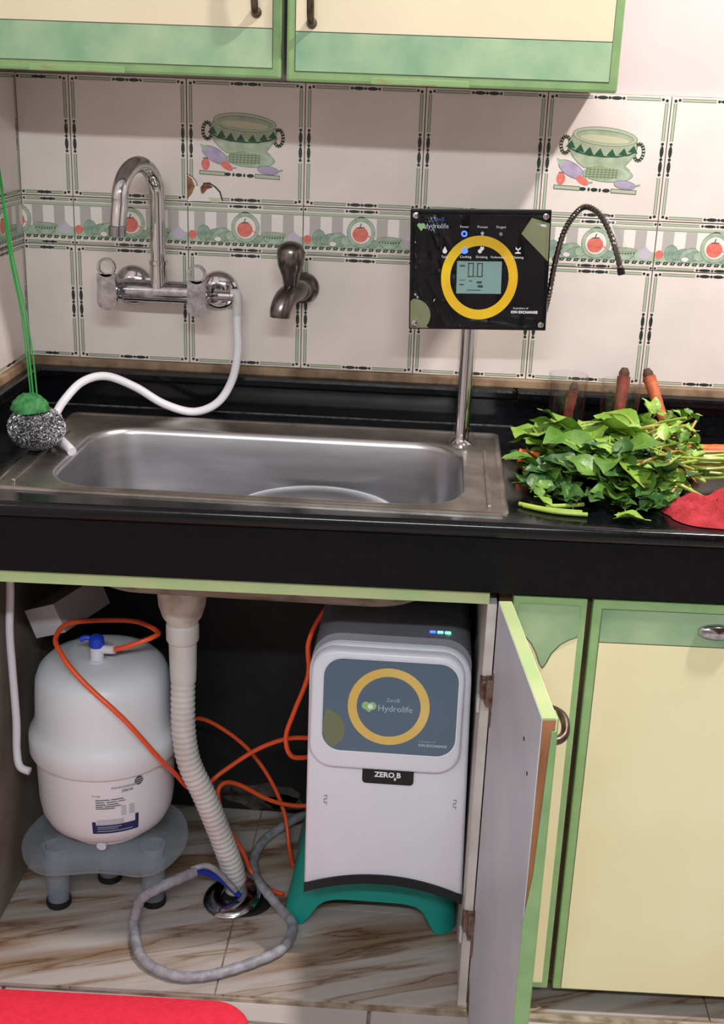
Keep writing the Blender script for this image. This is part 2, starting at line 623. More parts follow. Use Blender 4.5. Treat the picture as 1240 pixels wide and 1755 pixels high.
# pale floor tiles in front of the cabinets
fx0 = 0.682
for i in range(-2, 4):
    for j in range(0, 5):
        x0 = fx0 + i * 0.6
        y1 = 0.02 - j * 0.6
        xa, xb, ya, yb = max(x0 + .003, 0.0), min(x0 + .597, RX - .002), max(y1 - .597, RY + .002), min(y1 - .003, 0.0)
        if xb - xa < .02 or yb - ya < .02:
            continue
        MB().box((xa, ya, ZF - 0.006), (xb, yb, ZF), bev=0.0012).build('floor_tile', 'floor_tile', floor)


def FRONT(x):
    return -0.565 + 0.032 * x


# marble platform under the cabinets
plat = struct(MB().prism([(0, FRONT(0) + 0.02), (1.6, FRONT(1.6) - 0.01), (1.6, 0.005), (0, 0.005)], ZF, -0.005).build('floor_platform', 'grout'))
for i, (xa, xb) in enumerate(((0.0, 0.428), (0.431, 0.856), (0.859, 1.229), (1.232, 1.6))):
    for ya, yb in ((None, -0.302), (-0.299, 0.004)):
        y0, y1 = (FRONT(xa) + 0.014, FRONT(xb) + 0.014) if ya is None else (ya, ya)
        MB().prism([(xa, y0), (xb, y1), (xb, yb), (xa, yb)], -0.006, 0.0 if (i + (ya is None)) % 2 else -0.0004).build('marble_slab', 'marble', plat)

# ------------------------------------------------------------------ wall tiles with printed borders
T = 0.2
XO = 0.091
Z3, Z2, Z1, Z0 = 0.92, 1.12, 1.2022, 1.4022
PR = ['p_dark', 'p_bar', 'p_line', 'p_bowl', 'p_bowl_in', 'p_green', 'p_purple', 'p_red', 'p_corn', 'p_stripe', 'p_white', 'p_veg', 'p_veg2', 'p_lilac', 'rust', 'grout']
PI_ = {k: i for i, k in enumerate(PR)}


class Print:
    """flat print in tile millimetres, u to the right and v up from the lower left corner"""
    def __init__(self):
        self.mb = MB()
        self.lv = 0

    def poly(self, pts, key, lv=None):
        self.lv += 0.004
        d = 0.05 + self.lv if lv is None else lv
        self.mb.add([Vector((p[0] / 1000, -d / 1000, p[1] / 1000)) for p in pts], [list(range(len(pts)))], PI_[key])

    def line(self, pts, w, key, closed=False):
        n = len(pts)
        self.lv += 0.004
        d = 0.05 + self.lv
        for i in range(n if closed else n - 1):
            a, b = Vector(pts[i]).to_2d(), Vector(pts[(i + 1) % n]).to_2d()
            t = (b - a)
            if t.length < 1e-6:
                continue
            t.normalize()
            q = Vector((-t.y, t.x)) * w / 2
            a2, b2 = a - t * w * .3, b + t * w * .3
            self.mb.add([Vector((p.x / 1000, -d / 1000, p.y / 1000)) for p in (a2 - q, b2 - q, b2 + q, a2 + q)], [(0, 1, 2, 3)], PI_[key])

    def strip(self, a, b, w):
        """turned rod: two pale bars, dark beads in the middle"""
        a, b = Vector(a).to_2d(), Vector(b).to_2d()
        t = (b - a)
        L = t.length
        t.normalize()
        q = Vector((-t.y, t.x))
        ang = math.atan2(t.y, t.x)
        at = lambda k, o=0: a + t * k + q * o
        for k0, k1 in ((5, L * .345), (L * .655, L - 5)):
            for off, ww, key in ((0, w, 'p_line'), (0, w * .62, 'p_bar')):
                p = [at(k0, -ww / 2), at(k1, -ww / 2), at(k1, ww / 2), at(k0, ww / 2)]
                self.poly([(c.x, c.y) for c in p], key)
        for k in (1.5, L - 1.5, L * .37, L * .5, L * .63):
            c = at(k)
            self.poly(circ(c.x, c.y, w * .5, n=8), 'p_dark')
        for k in (L * .435, L * .565):
            c = at(k)
            self.poly(circ(c.x, c.y, L * .052, w * .58, n=12, rot=ang), 'p_dark')

    def border(self, u0=0, u1=200, H=200, bottom=True, top=True):
        if u0 == 0:
            self.strip((7, 6), (7, H - 6), 5.4)
        if u1 == 200:
            self.strip((193, 6), (193, H - 6), 5.4)
        if top:
            self.strip((max(u0, 12), H - 6), (min(u1, 188), H - 6), 5.0)
        if bottom:
            self.strip((max(u0, 12), 6), (min(u1, 188), 6), 5.0)

    def mesh(self, name):
        me = bpy.data.meshes.new(name)
        me.from_pydata([tuple(v) for v in self.mb.v], [], self.mb.f)
        for k in PR:
            me.materials.append(MATS[k])
        me.polygons.foreach_set('material_index', self.mb.m)
        me.update()
        return me


def motif(pr):
    def q(pts):
        return [((950 + x / 6.89 - 937.5) * .962, 200 - (200 + y / 6.89 - 161) * .962) for x, y in pts]
    # two-handled bowl
    for hx, sg in ((165, -1), (1030, 1)):
        hy = 320 if sg < 0 else 375
        pr.line(q(circ(hx, hy, 55, 95, n=16)), 5.5, 'p_line', True)
        pr.line(q(circ(hx, hy, 55, 95, n=16)), 3.6, 'p_bowl', True)
    body = [(190, 290), (205, 350), (250, 450), (330, 530), (400, 575), (860, 575), (930, 490), (1000, 400), (1010, 340), (990, 240), (240, 190)]
    pr.poly(q(body), 'p_line')
    pr.poly(q([(620 + (x - 620) * .985, 380 + (y - 380) * .975) for x, y in body]), 'p_bowl')
    base = [(200, 345), (300, 395), (450, 428), (620, 440), (780, 436), (920, 408), (1000, 370)]
    for i in range(7):
        cx = (225, 335, 445, 570, 712, 850, 960)[i]
        by = (355, 398, 424, 436, 438, 425, 392)[i]
        pr.poly(q([(cx - 58, by - 14), (cx + 58, by + 2), (cx + 6, by - 92)]), 'p_green')
    pr.line(q(base), 2.4, 'p_green')
    pr.poly(q(circ(620, 212, 385, 108, n=32, rot=.07)), 'p_line')
    pr.poly(q(circ(620, 212, 378, 102, n=32, rot=.07)), 'p_bar')
    pr.poly(q(circ(620, 215, 338, 74, n=32, rot=.07)), 'p_line')
    pr.poly(q(circ(620, 217, 332, 69, n=32, rot=.07)), 'p_bowl')
    pr.poly(q(circ(620, 240, 290, 42, n=28, rot=.07)), 'p_bowl_in')
    # aubergine, maize, peppers
    pr.poly(q(circ(255, 600, 178, 82, n=24, rot=.5)), 'p_line')
    pr.poly(q(circ(255, 600, 171, 76, n=24, rot=.5)), 'p_purple')
    pr.poly(q([(70, 470), (170, 505), (130, 560), (100, 545)]), 'p_veg2')
    pr.poly(q(circ(690, 640, 300, 92, n=28, rot=.03)), 'p_line')
    pr.poly(q(circ(690, 640, 294, 87, n=28, rot=.03)), 'p_veg2')
    pr.poly(q(circ(620, 630, 208, 76, n=28)), 'p_corn')
    for k in range(9):
        x = 440 + k * 45
        pr.line(q([(x, 570), (x - 10, 690)]), .9, 'p_line')
    for k in range(4):
        pr.line(q([(440, 590 + k * 28), (800, 590 + k * 28)]), .9, 'p_line')
    pr.poly(q([(540, 490), (660, 520), (880, 530), (960, 590), (640, 560)]), 'p_bowl')
    pr.poly(q(circ(905, 757, 132, 52, n=20, rot=.1)), 'p_line')
    pr.poly(q(circ(905, 757, 126, 47, n=20, rot=.1)), 'p_purple')
    pr.line(q([(1015, 770), (1080, 750)]), 3, 'p_veg')
    pr.poly(q(circ(140, 708, 52, 72, n=18)), 'p_red')
    pr.line(q([(115, 640), (170, 640)]), 2, 'p_line')
    pr.poly(q(circ(400, 725, 85, 42, n=18, rot=.5)), 'p_red')
    pr.line(q([(460, 750), (515, 740)]), 2.5, 'p_veg')
    # rod under the group
    for x0, x1 in ((62, 380), (745, 1050)):
        y0 = 808 + (x0 - 62) * .03
        y1 = 808 + (x1 - 62) * .03
        pr.poly(q([(x0, y0 - 26), (x1, y1 - 26), (x1, y1 + 26), (x0, y0 + 26)]), 'p_line')
        pr.poly(q([(x0 + 8, y0 - 17), (x1 - 8, y1 - 17), (x1 - 8, y1 + 17), (x0 + 8, y0 + 17)]), 'p_bar')
    for x, rx in ((410, 40), (482, 14), (548, 42), (615, 14), (690, 46)):
        pr.poly(q(circ(x, 820 + (x - 400) * .03, rx, 22, n=12)), 'p_dark')


def listello(pr, u0=0):
    H = 82.2
    pr.poly([(max(u0, 1), H - 16), (199, H - 16), (199, 24), (max(u0, 1), 24)], 'p_white')
    for k in range(6):
        a = 12 + k * 38.5 - 1
        if a + 19 > u0 and a < 199:
            pr.poly([(max(a, u0 + .5), H - 16), (min(a + 19, 199), H - 16), (min(a + 19, 199), 24), (max(a, u0 + .5), 24)], 'p_stripe')
    pr.strip((max(u0, 2), H - 5), (198, H - 5), 4.4)
    pr.poly([(max(u0, 1), H - 10), (199, H - 10), (199, H - 15), (max(u0, 1), H - 15)], 'p_bar')
    pr.line([(max(u0, 1), H - 15), (199, H - 15)], .7, 'p_line')
    pr.poly(circ(100, H - 15, 6, 1.8, n=10), 'p_dark')
    # green kitchen still life along the lower edge
    pr.poly([(max(u0, 1), 31), (199, 31), (199, 13), (max(u0, 1), 13)], 'p_veg2')
    for cx, cy, rx, ry, key, rot in ((28, 30, 11, 14, 'p_veg', 0), (44, 29, 15, 8, 'p_veg', .4), (58, 28, 16, 11, 'p_veg2', .5), (66, 26, 14, 8, 'p_veg', .3), (76, 27, 10, 8, 'p_veg2', 0), (118, 24, 12, 7, 'p_veg', 0), (52, 21, 6, 4, 'p_white', 0)):
        if cx - rx > u0:
            pr.poly(circ(cx, cy, rx + .6, ry + .6, n=18, rot=rot), 'p_line')
            pr.poly(circ(cx, cy, rx, ry, n=18, rot=rot), key)
    # two half tomatoes / garlic at the tile edges
    if u0 < 5:
        pr.poly(circ(8, 27, 7, 7.5, n=16), 'p_red')
    pr.poly(circ(184, 27, 11, 9, n=18), 'p_lilac')
    pr.poly([(178, 33), (184, 41), (190, 33)], 'p_lilac')
    # bowl on the right
    pr.poly([(128, 33), (170, 33), (165, 22), (156, 16), (142, 16), (133, 22)], 'p_line')
    pr.poly([(129, 32.5), (169, 32.5), (164, 22.5), (156, 16.6), (142, 16.6), (134, 22.5)], 'p_veg2')
    pr.poly(circ(149, 33, 21, 4, n=20), 'p_line')
    pr.poly(circ(149, 33, 20.3, 3.3, n=20), 'p_bowl')
    for k in range(8):
        pr.poly(circ(133 + k * 4.6, 28 - 1.6 * math.sin(k / 7 * PI), 1.6, 1.2, n=8), 'p_dark')
    # plate with a tomato
    pr.poly(circ(100, 42, 24.5, 25.5, n=32), 'p_line')
    pr.poly(circ(100, 42, 23.8, 24.8, n=32), 'p_veg2')
    pr.poly(circ(100, 42, 18.6, 19.4, n=32), 'p_line')
    pr.poly(circ(100, 42, 18, 18.8, n=32), 'p_white')
    pr.poly(circ(99, 39, 13.5, 13, n=24), 'p_red')
    pr.line([(98, 51), (100, 57)], 1.8, 'p_green')
    pr.line([(93, 50), (105, 51)], 1.6, 'p_green')
    pr.line([(111, 38), (118, 34)], 1.8, 'p_red')
    # chain of dark links and the rod below it
    for k in range(16):
        a = 3 + k * 12.3
        if a > u0:
            pr.poly([(a, 10.5), (a + 7.5, 10.5), (a + 9.5, 15.5), (a + 2, 15.5)], 'p_dark')
            pr.poly([(a + 3, 12.2), (a + 5.6, 12.2), (a + 6.6, 14), (a + 4, 14)], 'p_bar')
    pr.strip((max(u0, 2), 4), (198, 4), 4.2)


pm = {}
p_ = Print(); p_.border(); pm['plain'] = p_.mesh('tile_print')
p_ = Print(); p_.border(); motif(p_); pm['motif'] = p_.mesh('tile_print')
p_ = Print(); listello(p_); pm['band'] = p_.mesh('tile_print')
p_ = Print(); p_.border(u0=112); pm['plain_cut'] = p_.mesh('tile_print')
p_ = Print(); listello(p_, 112); pm['band_cut'] = p_.mesh('tile_print')
# chipped corner print: motif tile whose lower left corner has broken away
p_ = Print(); p_.border(); motif(p_)
chip = [(0, 46), (8, 42), (14, 36), (17, 28), (24, 24), (30, 28), (36, 32), (46, 26), (56, 18), (60, 4), (44, 1), (20, 2), (0, 0)]
p_.poly(chip, 'p_white')
p_.poly([(0, 44), (8, 38), (13, 26), (8, 14), (0, 4)], 'rust')
p_.poly([(22, 24), (28, 31), (38, 31), (44, 25), (34, 22), (28, 14), (24, 14)], 'rust')
p_.line([(28, 31), (38, 32), (48, 26), (56, 18), (60, 4)], 2.6, 'p_dark')
p_.line([(0, 46), (9, 41), (15, 34), (17, 27)], 1.6, 'p_line')
p_.poly([(36, 8), (58, 8), (54, 0), (40, 0)], 'p_bowl_in')
pm['chipped'] = p_.mesh('tile_print')


def tmesh(w, h):
    me_o = MB().box((0.0008, -0.0, 0.0008), (w - 0.0008, 0.008, h - 0.0008), bev=0.0006)
    me = bpy.data.meshes.new('tile')
    me.from_pydata([tuple(v) for v in me_o.v], [], me_o.f)
    me.materials.append(MATS['tile'])
    me.update()
    return me


tm_full, tm_band, tm_c, tm_cb = tmesh(T, T), tmesh(T, Z1 - Z2), tmesh(XO, T), tmesh(XO, Z1 - Z2)
tm_lip = tmesh(T, 0.09)
MB().box((0, 0.0065, Z3), (1.691, 0.0085, Z0)).build('grout_bed', 'grout', wall_back)


def put_tile(par, tme, pme, x, z, rot=None, y=0.0):
    t = link('tile', tme, par)
    t.location = (x, y, z)
    if rot:
        t.rotation_euler = (0, 0, rot)
    if pme:
        link('tile_print', pme, t)
    return t


for i in range(0, 8):
    x = XO + T * i
    put_tile(wall_back, tm_full, pm['plain'], x, Z3)
    put_tile(wall_back, tm_band, pm['band'], x, Z2)
    put_tile(wall_back, tm_full, pm['chipped'] if i == 1 else pm['motif'] if i in (4, 7) else pm['plain'], x, Z1)
# cut tiles beside the corner
for z, tme, pme in ((Z3, tm_c, 'plain_cut'), (Z2, tm_cb, 'band_cut'), (Z1, tm_c, 'plain_cut')):
    t = put_tile(wall_back, tme, None, 0.0, z)
    o = link('tile_print', pm[pme], t)
    o.location = (XO - T, 0, 0)
# return of the tiling on the left wall (faces +x)
MB().box((-0.0085, -1.0, Z3), (-0.0065, 0.0, Z0)).build('grout_bed', 'grout', wall_left)
for i in range(0, 5):
    yb = -0.2 * i
    for z, tme, pme in ((Z3, tm_full, 'plain'), (Z2, tm_band, 'band'), (Z1, tm_full, 'plain')):
        put_tile(wall_left, tme, pm[pme], 0.0, z, rot=PI / 2, y=yb - 0.2)

# ================================================================== wall cabinets


def cab_door(root, x0, x1, z0, z1, y, th, band, handle_x=None, big=True):
    """overlay door facing -y: core, green edge, marbled band, cream field"""
    e = 0.013
    d = MB().box((x0, y, z0), (x1, y + th, z1), bev=0.004).build('door', 'green_edge', root)
    if band[0] < band[1]:
        MB().box((x0 + e, y - 0.0012, band[0]), (x1 - e, y + 0.002, band[1]), bev=0.0005).build('green_panel', 'green_marble', d)
    return d


for nm, lab, x0, x1, zb, hx in (
        ('wall_cabinet', 'cream and green wall cabinet at the left above the mixer tap', 0.004, 0.4895, 1.407, 0.454),
        ('wall_cabinet', 'cream and green wall cabinet at the right ending above the black control panel', 0.4965, 0.963, 1.4045, 0.532)):
    c = thing(nm, lab, 'cabinet', ((x0 + x1) / 2, -0.15, zb + 0.002))
    MB().box((x0, -0.283, zb + 0.004), (x1, 0.0, 2.1)).build('body', 'carcass', c)
    d = cab_door(c, x0, x1, zb, 2.1, -0.303, 0.02, (zb + 0.0145, zb + 0.066))
    MB().box((x0 + 0.013, -0.3042, zb + 0.0672), (x1 - 0.013, -0.301, 2.085), bev=0.0005).build('cream_panel', 'cream', d)
    MB().box((x0 + 0.012, -0.3036, zb + 0.0135), (x1 - 0.012, -0.302, 2.086)).build('groove', 'outline', d)
    MB().box((x0 + 0.12, -0.3034, zb - 0.0002), (x0 + 0.26, -0.296, zb + 0.010), bev=0.002).build('worn_edge', 'green_worn', d)
    h = MB()
    zz = zb + 0.083 - (0.009 if hx > .5 else 0)
    h.tube(catmull([(hx, -0.3042, zz + .004), (hx, -0.318, zz + .006), (hx, -0.326, zz + .02), (hx, -0.329, zz + .06), (hx, -0.326, zz + .10), (hx, -0.318, zz + .114), (hx, -0.3042, zz + .116)], 6), 0.0052, n=10)
    h.lathe([(0, 0), (.0075, 0), (.0075, .003), (.006, .006), (0, .007)], FR((hx, -0.3042, zz + .004), (1, 0, 0), (0, 0, 1)), n=14)
    h.build('handle', 'handle_bronze', d)

# ================================================================== worktop
wt = thing('worktop', 'black granite worktop with a raised back edge and deep front edge', 'worktop', (0.8, -0.27, 0.73))
ZC = 0.838
XE = 1.6
sl = MB()
cx0, cx1, cy0, cy1 = 0.112, 0.833, -0.49, -0.098
b0 = 0.010
sl.prism([(0.0, FRONT(0) + b0), (XE, FRONT(XE) + b0), (XE, cy0), (0.0, cy0)], 0.815, ZC)
sl.prism([(0.0, cy0), (cx0, cy0), (cx0, cy1), (0.0, cy1)], 0.815, ZC)
sl.prism([(cx1, cy0), (XE, cy0), (XE, cy1), (cx1, cy1)], 0.815, ZC)
sl.prism([(0.0, cy1), (XE, cy1), (XE, 0.0), (0.0, 0.0)], 0.815, ZC)
sl.build('slab', 'granite', wt)
# rounded front nosing, then the flat apron below it
nz = MB()
prof = [(b0, 0.0), (0.004, -0.0006), (0.0012, -0.0032), (0.0, -0.008), (0.0, -0.014), (0.0014, -0.019), (0.005, -0.0222), (b0, -0.023)]
ra = [Vector((0.0, FRONT(0) + a, ZC + b)) for a, b in prof]
rb = [Vector((XE, FRONT(XE) + a, ZC + b)) for a, b in prof]
n_ = len(prof)
nz.add(ra + rb, [(i, i + n_, i + n_ + 1, i + 1) for i in range(n_ - 1)] + [list(range(n_)), list(range(n_, 2 * n_))[::-1]], 0, True)
nz.build('front_nosing', 'granite', wt, auto=60)
MB().prism([(0.0, FRONT(0) + 0.006), (XE, FRONT(XE) + 0.006), (XE, FRONT(XE) + 0.03), (0.0, FRONT(0) + 0.03)], 0.733, 0.8148).build('apron', 'granite_dull', wt)
# upstand along both walls: rail pieces with a moulded cap
for xa, xb in ((0.0, 0.8745), (0.8755, XE)):
    MB().box((xa, -0.020, ZC), (xb, 0.0, 0.886), bev=0.001).build('upstand', 'granite', wt)
    MB().box((xa, -0.028, 0.8855), (xb, 0.0, 0.906), bev=0.006).build('upstand_cap', 'granite', wt)
MB().box((0.0, FRONT(0) + 0.012, ZC), (0.020, -0.0205, 0.886), bev=0.001).build('upstand', 'granite', wt)
MB().box((0.0, FRONT(0) + 0.012, 0.8855), (0.028, -0.0285, 0.906), bev=0.006).build('upstand_cap', 'granite', wt)
MB().box((0.021, -0.0235, ZC - 0.0005), (0.874, -0.020, ZC + 0.0015)).build('sealant', 'scale_deposit', wt)
t1 = struct(MB().box((0.0, -0.010, 0.9055), (XE, 0.008, 0.9202), bev=0.002).build('trim_1', 'grout_brown'))
t2 = struct(MB().box((-0.008, -0.58, 0.9055), (0.010, -0.010, 0.9202), bev=0.002).build('trim_2', 'grout_brown'))

# ================================================================== sink
sk = thing('sink', 'stainless steel single bowl sink set into the black worktop', 'sink', (0.4725, -0.30, 0.62))


def ring3(x0, y0, x1, y1, r, z, n=8):
    return [Vector((p[0], p[1], z)) for p in rrect(x0, y0, x1, y1, r, n)]


dk = MB()
rings = [ring3(.100, -.505, .846, -.084, .010, ZC + .0002), ring3(.1005, -.5045, .8455, -.0845, .010, ZC + .0035), ring3(.104, -.501, .842, -.088, .010, ZC + .0050),
         ring3(.110, -.496, .836, -.093, .010, ZC + .0030), ring3(.112, -.494, .834, -.095, .012, ZC + .0022),
         ring3(.150, -.489, .798, -.150, .080, ZC + .0024), ring3(.160, -.486, .790, -.160, .080, ZC + .0040), ring3(.166, -.482, .784, -.165, .078, ZC + .0036)]
dk.loft(rings)
dk.build('rim', 'steel_worn', sk, auto=50)
bw = MB()
bowl = [(.000, 0, .078), (.004, -.003, .076), (.006, -.010, .074), (.009, -.055, .076), (.013, -.105, .080), (.018, -.140, .086), (.028, -.163, .090), (.046, -.179, .090), (.072, -.188, .080), (.12, -.191, .03)]
bw.loft([ring3(.166 + i, -.482 + i, .784 - i, -.165 - i, r if r < .155 - i else .155 - i - .001, ZC + .0036 + z) for i, z, r in bowl], cap1=True)
bw.build('bowl', 'steel_brushed', sk, auto=60)
bu = MB()
bu.loft([ring3(.164 + i, -.484 + i, .786 - i, -.163 - i, r if r < .155 - i else .155 - i - .001, ZC + .001 + z - .0015) for i, z, r in bowl[1:]], cap1=True)
bu.build('bowl_underside', 'steel_under', sk, auto=60)
for gx in (.126, .819):
    MB().box((gx - .0035, -.475, ZC + .002), (gx + .0035, -.20, ZC + .0065), bev=.0018).build('drain_ridge', 'steel_worn', sk)
st = MB()
st.lathe([(.0, .0), (.04, .0), (.046, .003), (.048, .003), (.048, 0.0), (.044, -.002)], Matrix.Translation((.335, -.300, .6515)), n=28)
st.build('strainer', 'steel', sk)

# pot with a plate as its lid, standing in the bowl
pt = thing('cooking_pot', 'round steel pot covered with a steel plate inside the sink bowl', 'pot', (.553, -.330, .6515))
PM = Matrix.Translation((.553, -.330, .6515)) @ Matrix.Scale(.8, 4, (0, 0, 1))
MB().lathe([(0, 0), (.085, 0), (.102, .008), (.112, .03), (.115, .07), (.116, .118), (.122, .122), (.122, .124), (.114, .121), (.112, .07), (.107, .03), (.085, .006), (0, .005)], PM, n=48).build('pot_body', 'steel', pt, auto=50)
MB().lathe([(0, .1340), (.07, .1345), (.094, .1365), (.108, .141), (.126, .1445), (.134, .1445), (.136, .1425), (.134, .1405), (.126, .1395), (.108, .132), (.094, .1265), (.07, .125), (0, .1245)], PM, n=56).build('plate_lid', 'steel_lid', pt, auto=50)

# ================================================================== wall mixer tap
mx = thing('mixer_tap', 'chrome wall mixer tap with a swan neck spout and two loop levers', 'tap', (.262, 0.0, 1.05))
for fx, fz in ((.193, 1.055), (.345, 1.052)):
    Mf = FR((fx, 0.0, fz), (1, 0, 0), (0, 0, 1)) @ Matrix.Rotation(0, 4, 'Z')
    # local z points towards -y
    MB().lathe([(.034, -.0005), (.035, .002), (.033, .007), (.026, .012), (.017, .0155), (.015, .016), (.015, .03), (.0165, .031), (.0165, .044), (.0, .044)], Mf, n=32).build('wall_flange', 'chrome', mx)
by, bz = -0.068, 1.054
MB().lathe([(0, 0), (.015, 0), (.0165, .003), (.0165, .012), (.0185, .014), (.0185, .147), (.0165, .149), (.0165, .160), (.0, .162)],
           FR((.181, by, bz + .003), (0, 1, 0), (0, 0, 1)), n=28).build('body', 'chrome_worn', mx)
b3 = MB()
b3.lathe([(.0165, 0), (.0175, .012), (.015, .022), (.0145, .048), (.0160, .049), (.0160, .055), (.012, .056)], Matrix.Translation((.2535, by, bz)), n=28)
b3.build('spout_socket', 'chrome', mx)
ph = rad(207)
dx, dy = -.036, -.105
spath = [(.2535, by, bz + .05), (.2535, by, bz + .10), (.2535, by, bz + .148)]
top = bz + .160
for k in range(0, 13):
    a = PI * k / 12 * 1.02
    tt = (1 - math.cos(a)) / 2
    spath.append((.2535 + dx * tt, by + dy * tt, top + .055 * math.sin(a)))
e = Vector(spath[-1])
spath += [tuple(e + Vector((-.0015, -.004, -.02))), tuple(e + Vector((-.003, -.008, -.045)))]
MB().tube(catmull(spath, 4), 0.0132, n=20).build('spout', 'chrome', mx)
e2 = Vector(spath[-1])
MB().lathe([(.0138, 0.0), (.0138, .016), (.0128, .017)], FR(tuple(e2 + Vector((0, 0, -.004))), (1, 0, 0), (0, 1, 0)), n=24).build('aerator', 'chrome_worn', mx)
for hx, hz, lean in ((.176, 1.075, -2), (.328, 1.070, 2)):
    ml = MB()
    # lever: flat paddle with a loop at the upper end
    Ml = FR((hx, -.112, hz), (1, 0, 0), (0, 0, 1))
    out_ = []
    for k in range(17):
        a = PI * k / 16
        out_.append((.0155 * math.cos(a), .026 + .0155 * math.sin(a)))
    for k in range(17):
        a = PI + PI * k / 16
        out_.append((.0165 * math.cos(a), -.030 + .0150 * math.sin(a)))
    inner = circ(0, .026, .0105, n=34)
    # paddle below the loop
    low = [(.0155, .0155)] + [p for p in out_[17:][::-1]] + [(-.0155, .0155)]
    ml.prism([(p[0], p[1]) for p in low[::-1]], -.004, .006, 0, Ml)
    ring = [[Ml @ Vector((r * math.cos(2 * PI * k / 34), .026 + r * math.sin(2 * PI * k / 34), z)) for k in range(34)] for r, z in ((.0155, -.004), (.0160, .001), (.0155, .006), (.0115, .006), (.0110, .001), (.0115, -.004), (.0155, -.004))]
    ml.loft(ring)
    ml.build('lever', 'chrome_worn', mx)
    MB().lathe([(.013, -.001), (.0135, .02), (.010, .028), (.010, .040), (0, .040)], FR((hx, -.074, hz - .018), (1, 0, 0), (0, 0, 1)), n=24).build('valve_stem', 'chrome', mx)
MB().lathe([(.009, 0), (.009, .028), (.0105, .029), (.0105, .034), (0, .034)], FR((.345, -.05, 1.052), (0, 1, -.2), (0, .2, 1)), n=20).build('hose_outlet', 'chrome', mx)

# white washing hose on the mixer
wh = thing('washing_hose', 'white hose curving from the mixer tap to the sink corner', 'hose', (.386, -.055, 1.05))
MB().tube(catmull([(.376, -.052, 1.056), (.384, -.053, 1.057), (.387, -.057, 1.050), (.387, -.06, 1.036)], 6), [.0078] * 19, n=16).build('elbow', 'pvc_white', wh)
MB().lathe([(.0088, 0), (.0088, .02), (.0078, .021)], FR((.387, -.06, 1.022), (1, 0, 0), (0, 1, 0)), n=16).build('ferrule', 'pvc_white', wh)
MB().tube(catmull([(.387, -.06, 1.03), (.387, -.06, 1.0), (.388, -.06, .96), (.379, -.065, .909), (.354, -.072, .868), (.312, -.075, .850), (.261, -.08, .863), (.212, -.085, .892), (.164, -.095, .911), (.128, -.115, .904), (.106, -.148, .880), (.096, -.17, .859), (.104, -.22, .851), (.135, -.28, .8515), (.163, -.322, .849), (.172, -.334, .846)], 8), .0072, n=14).build('hose', 'hose_white', wh)

# old bib tap
bt = thing('bib_tap', 'dull grey metal bib tap with a knob on the tiled wall', 'tap', (.495, 0.0, 1.065))
MB().lathe([(.026, -.0005), (.0275, .003), (.026, .008), (.019, .012), (.0165, .016), (.0165, .05), (0, .05)], FR((.494, 0, 1.064), (1, 0, 0), (0, 0, 1)), n=28).build('wall_flange', 'old_metal', bt)
MB().tube(catmull([(.494, -.035, 1.066), (.490, -.055, 1.068), (.482, -.078, 1.066), (.473, -.098, 1.058), (.468, -.108, 1.043), (.467, -.110, 1.030)], 6), [.0165 + .002 * math.sin(k / 30 * PI) for k in range(31)], n=20).build('body', 'old_metal', bt)
MB().lathe([(.010, 0), (.0125, .012), (.014, .024), (.0170, .034), (.0215, .046), (.0235, .060), (.0225, .072), (.0175, .081), (.009, .085), (0, .086)], Matrix.Translation((.481, -.080, 1.068)) @ Matrix.Rotation(rad(6), 4, 'X'), n=28).build('knob', 'old_metal', bt)

# ================================================================== control panel on its faucet stand
cp = thing('water_dispenser', 'black control panel with a yellow ring and display on a chrome post', 'dispenser', (.781, -.165, ZC + .003))
po = Vector((.7905, -.192, 1.1345))
tilt = rad(-1.9)
uu = Vector((math.cos(tilt), 0, -math.sin(tilt)))
ww = Vector((math.sin(tilt), 0, math.cos(tilt)))
PMx = FR(po, uu, ww)                      # z towards the viewer
W2, H2 = .1085, .0935
pnl = MB()
pnl.box((-W2, -H2, -.010), (W2, H2, 0.0), bev=.0015, M=PMx)
pnl = pnl.build('panel', 'panel_black', cp)
MB().box((-W2 + .012, -H2 + .012, -.030), (W2 - .012, H2 - .012, -.0102), bev=.004, M=PMx).build('rear_housing', 'black_plastic', cp)
rg = MB(); ring2d(rg, .001, -.0115, .0600, .0458, 0, PMx, .0006, n=64, ky=1.09); rg.build('yellow_ring', 'ring_yellow', pnl)
lc = MB(); lc.flat([(-.0345, -.036), (.0355, -.036), (.0355, .0145), (-.0345, .0145)], 0, PMx, .0008)
lcd = lc.build('display', 'lcd', pnl)
dg = MB()


def seg(mb, cx, cy, w, h, t, M, d):
    for a in ((cx - w, cy - h, cx - w + t, cy + h), (cx + w - t, cy - h, cx + w, cy + h), (cx - w, cy + h - t, cx + w, cy + h), (cx - w, cy - h, cx + w, cy - h + t)):
        mb.flat([(a[0], a[1]), (a[2], a[1]), (a[2], a[3]), (a[0], a[3])], 0, M, d)


seg(dg, -.0125, .0010, .0045, .0110, .0016, PMx, .0010)
seg(dg, .0015, .0010, .0045, .0110, .0016, PMx, .0010)
dg.flat(circ(-.0055, -.009, .0011, n=8), 0, PMx, .0010)
dg.flat([(-.030, .006), (-.022, .006), (-.022, .0085), (-.030, .0085)], 0, PMx, .0010)
for a in ((-.030, -.0155, -.021, -.0145), (-.015, -.017, -.010, -.0155), (-.003, -.020, .005, -.0165), (-.001, -.0265, .007, -.0225), (-.030, -.023, -.023, -.021), (-.018, -.031, .004, -.0298)):
    dg.flat([(a[0], a[1]), (a[2], a[1]), (a[2], a[3]), (a[0], a[3])], 0, PMx, .0010)
dg.build('digits', 'lcd_dark', lcd)
wp = MB()
LM = ['print_white', 'print_pale', 'print_blue', 'print_lime', 'print_grey']
text(wp, 'Power', .0052, -.0245, .0655, 0, PMx, .0009, 'CENTER')
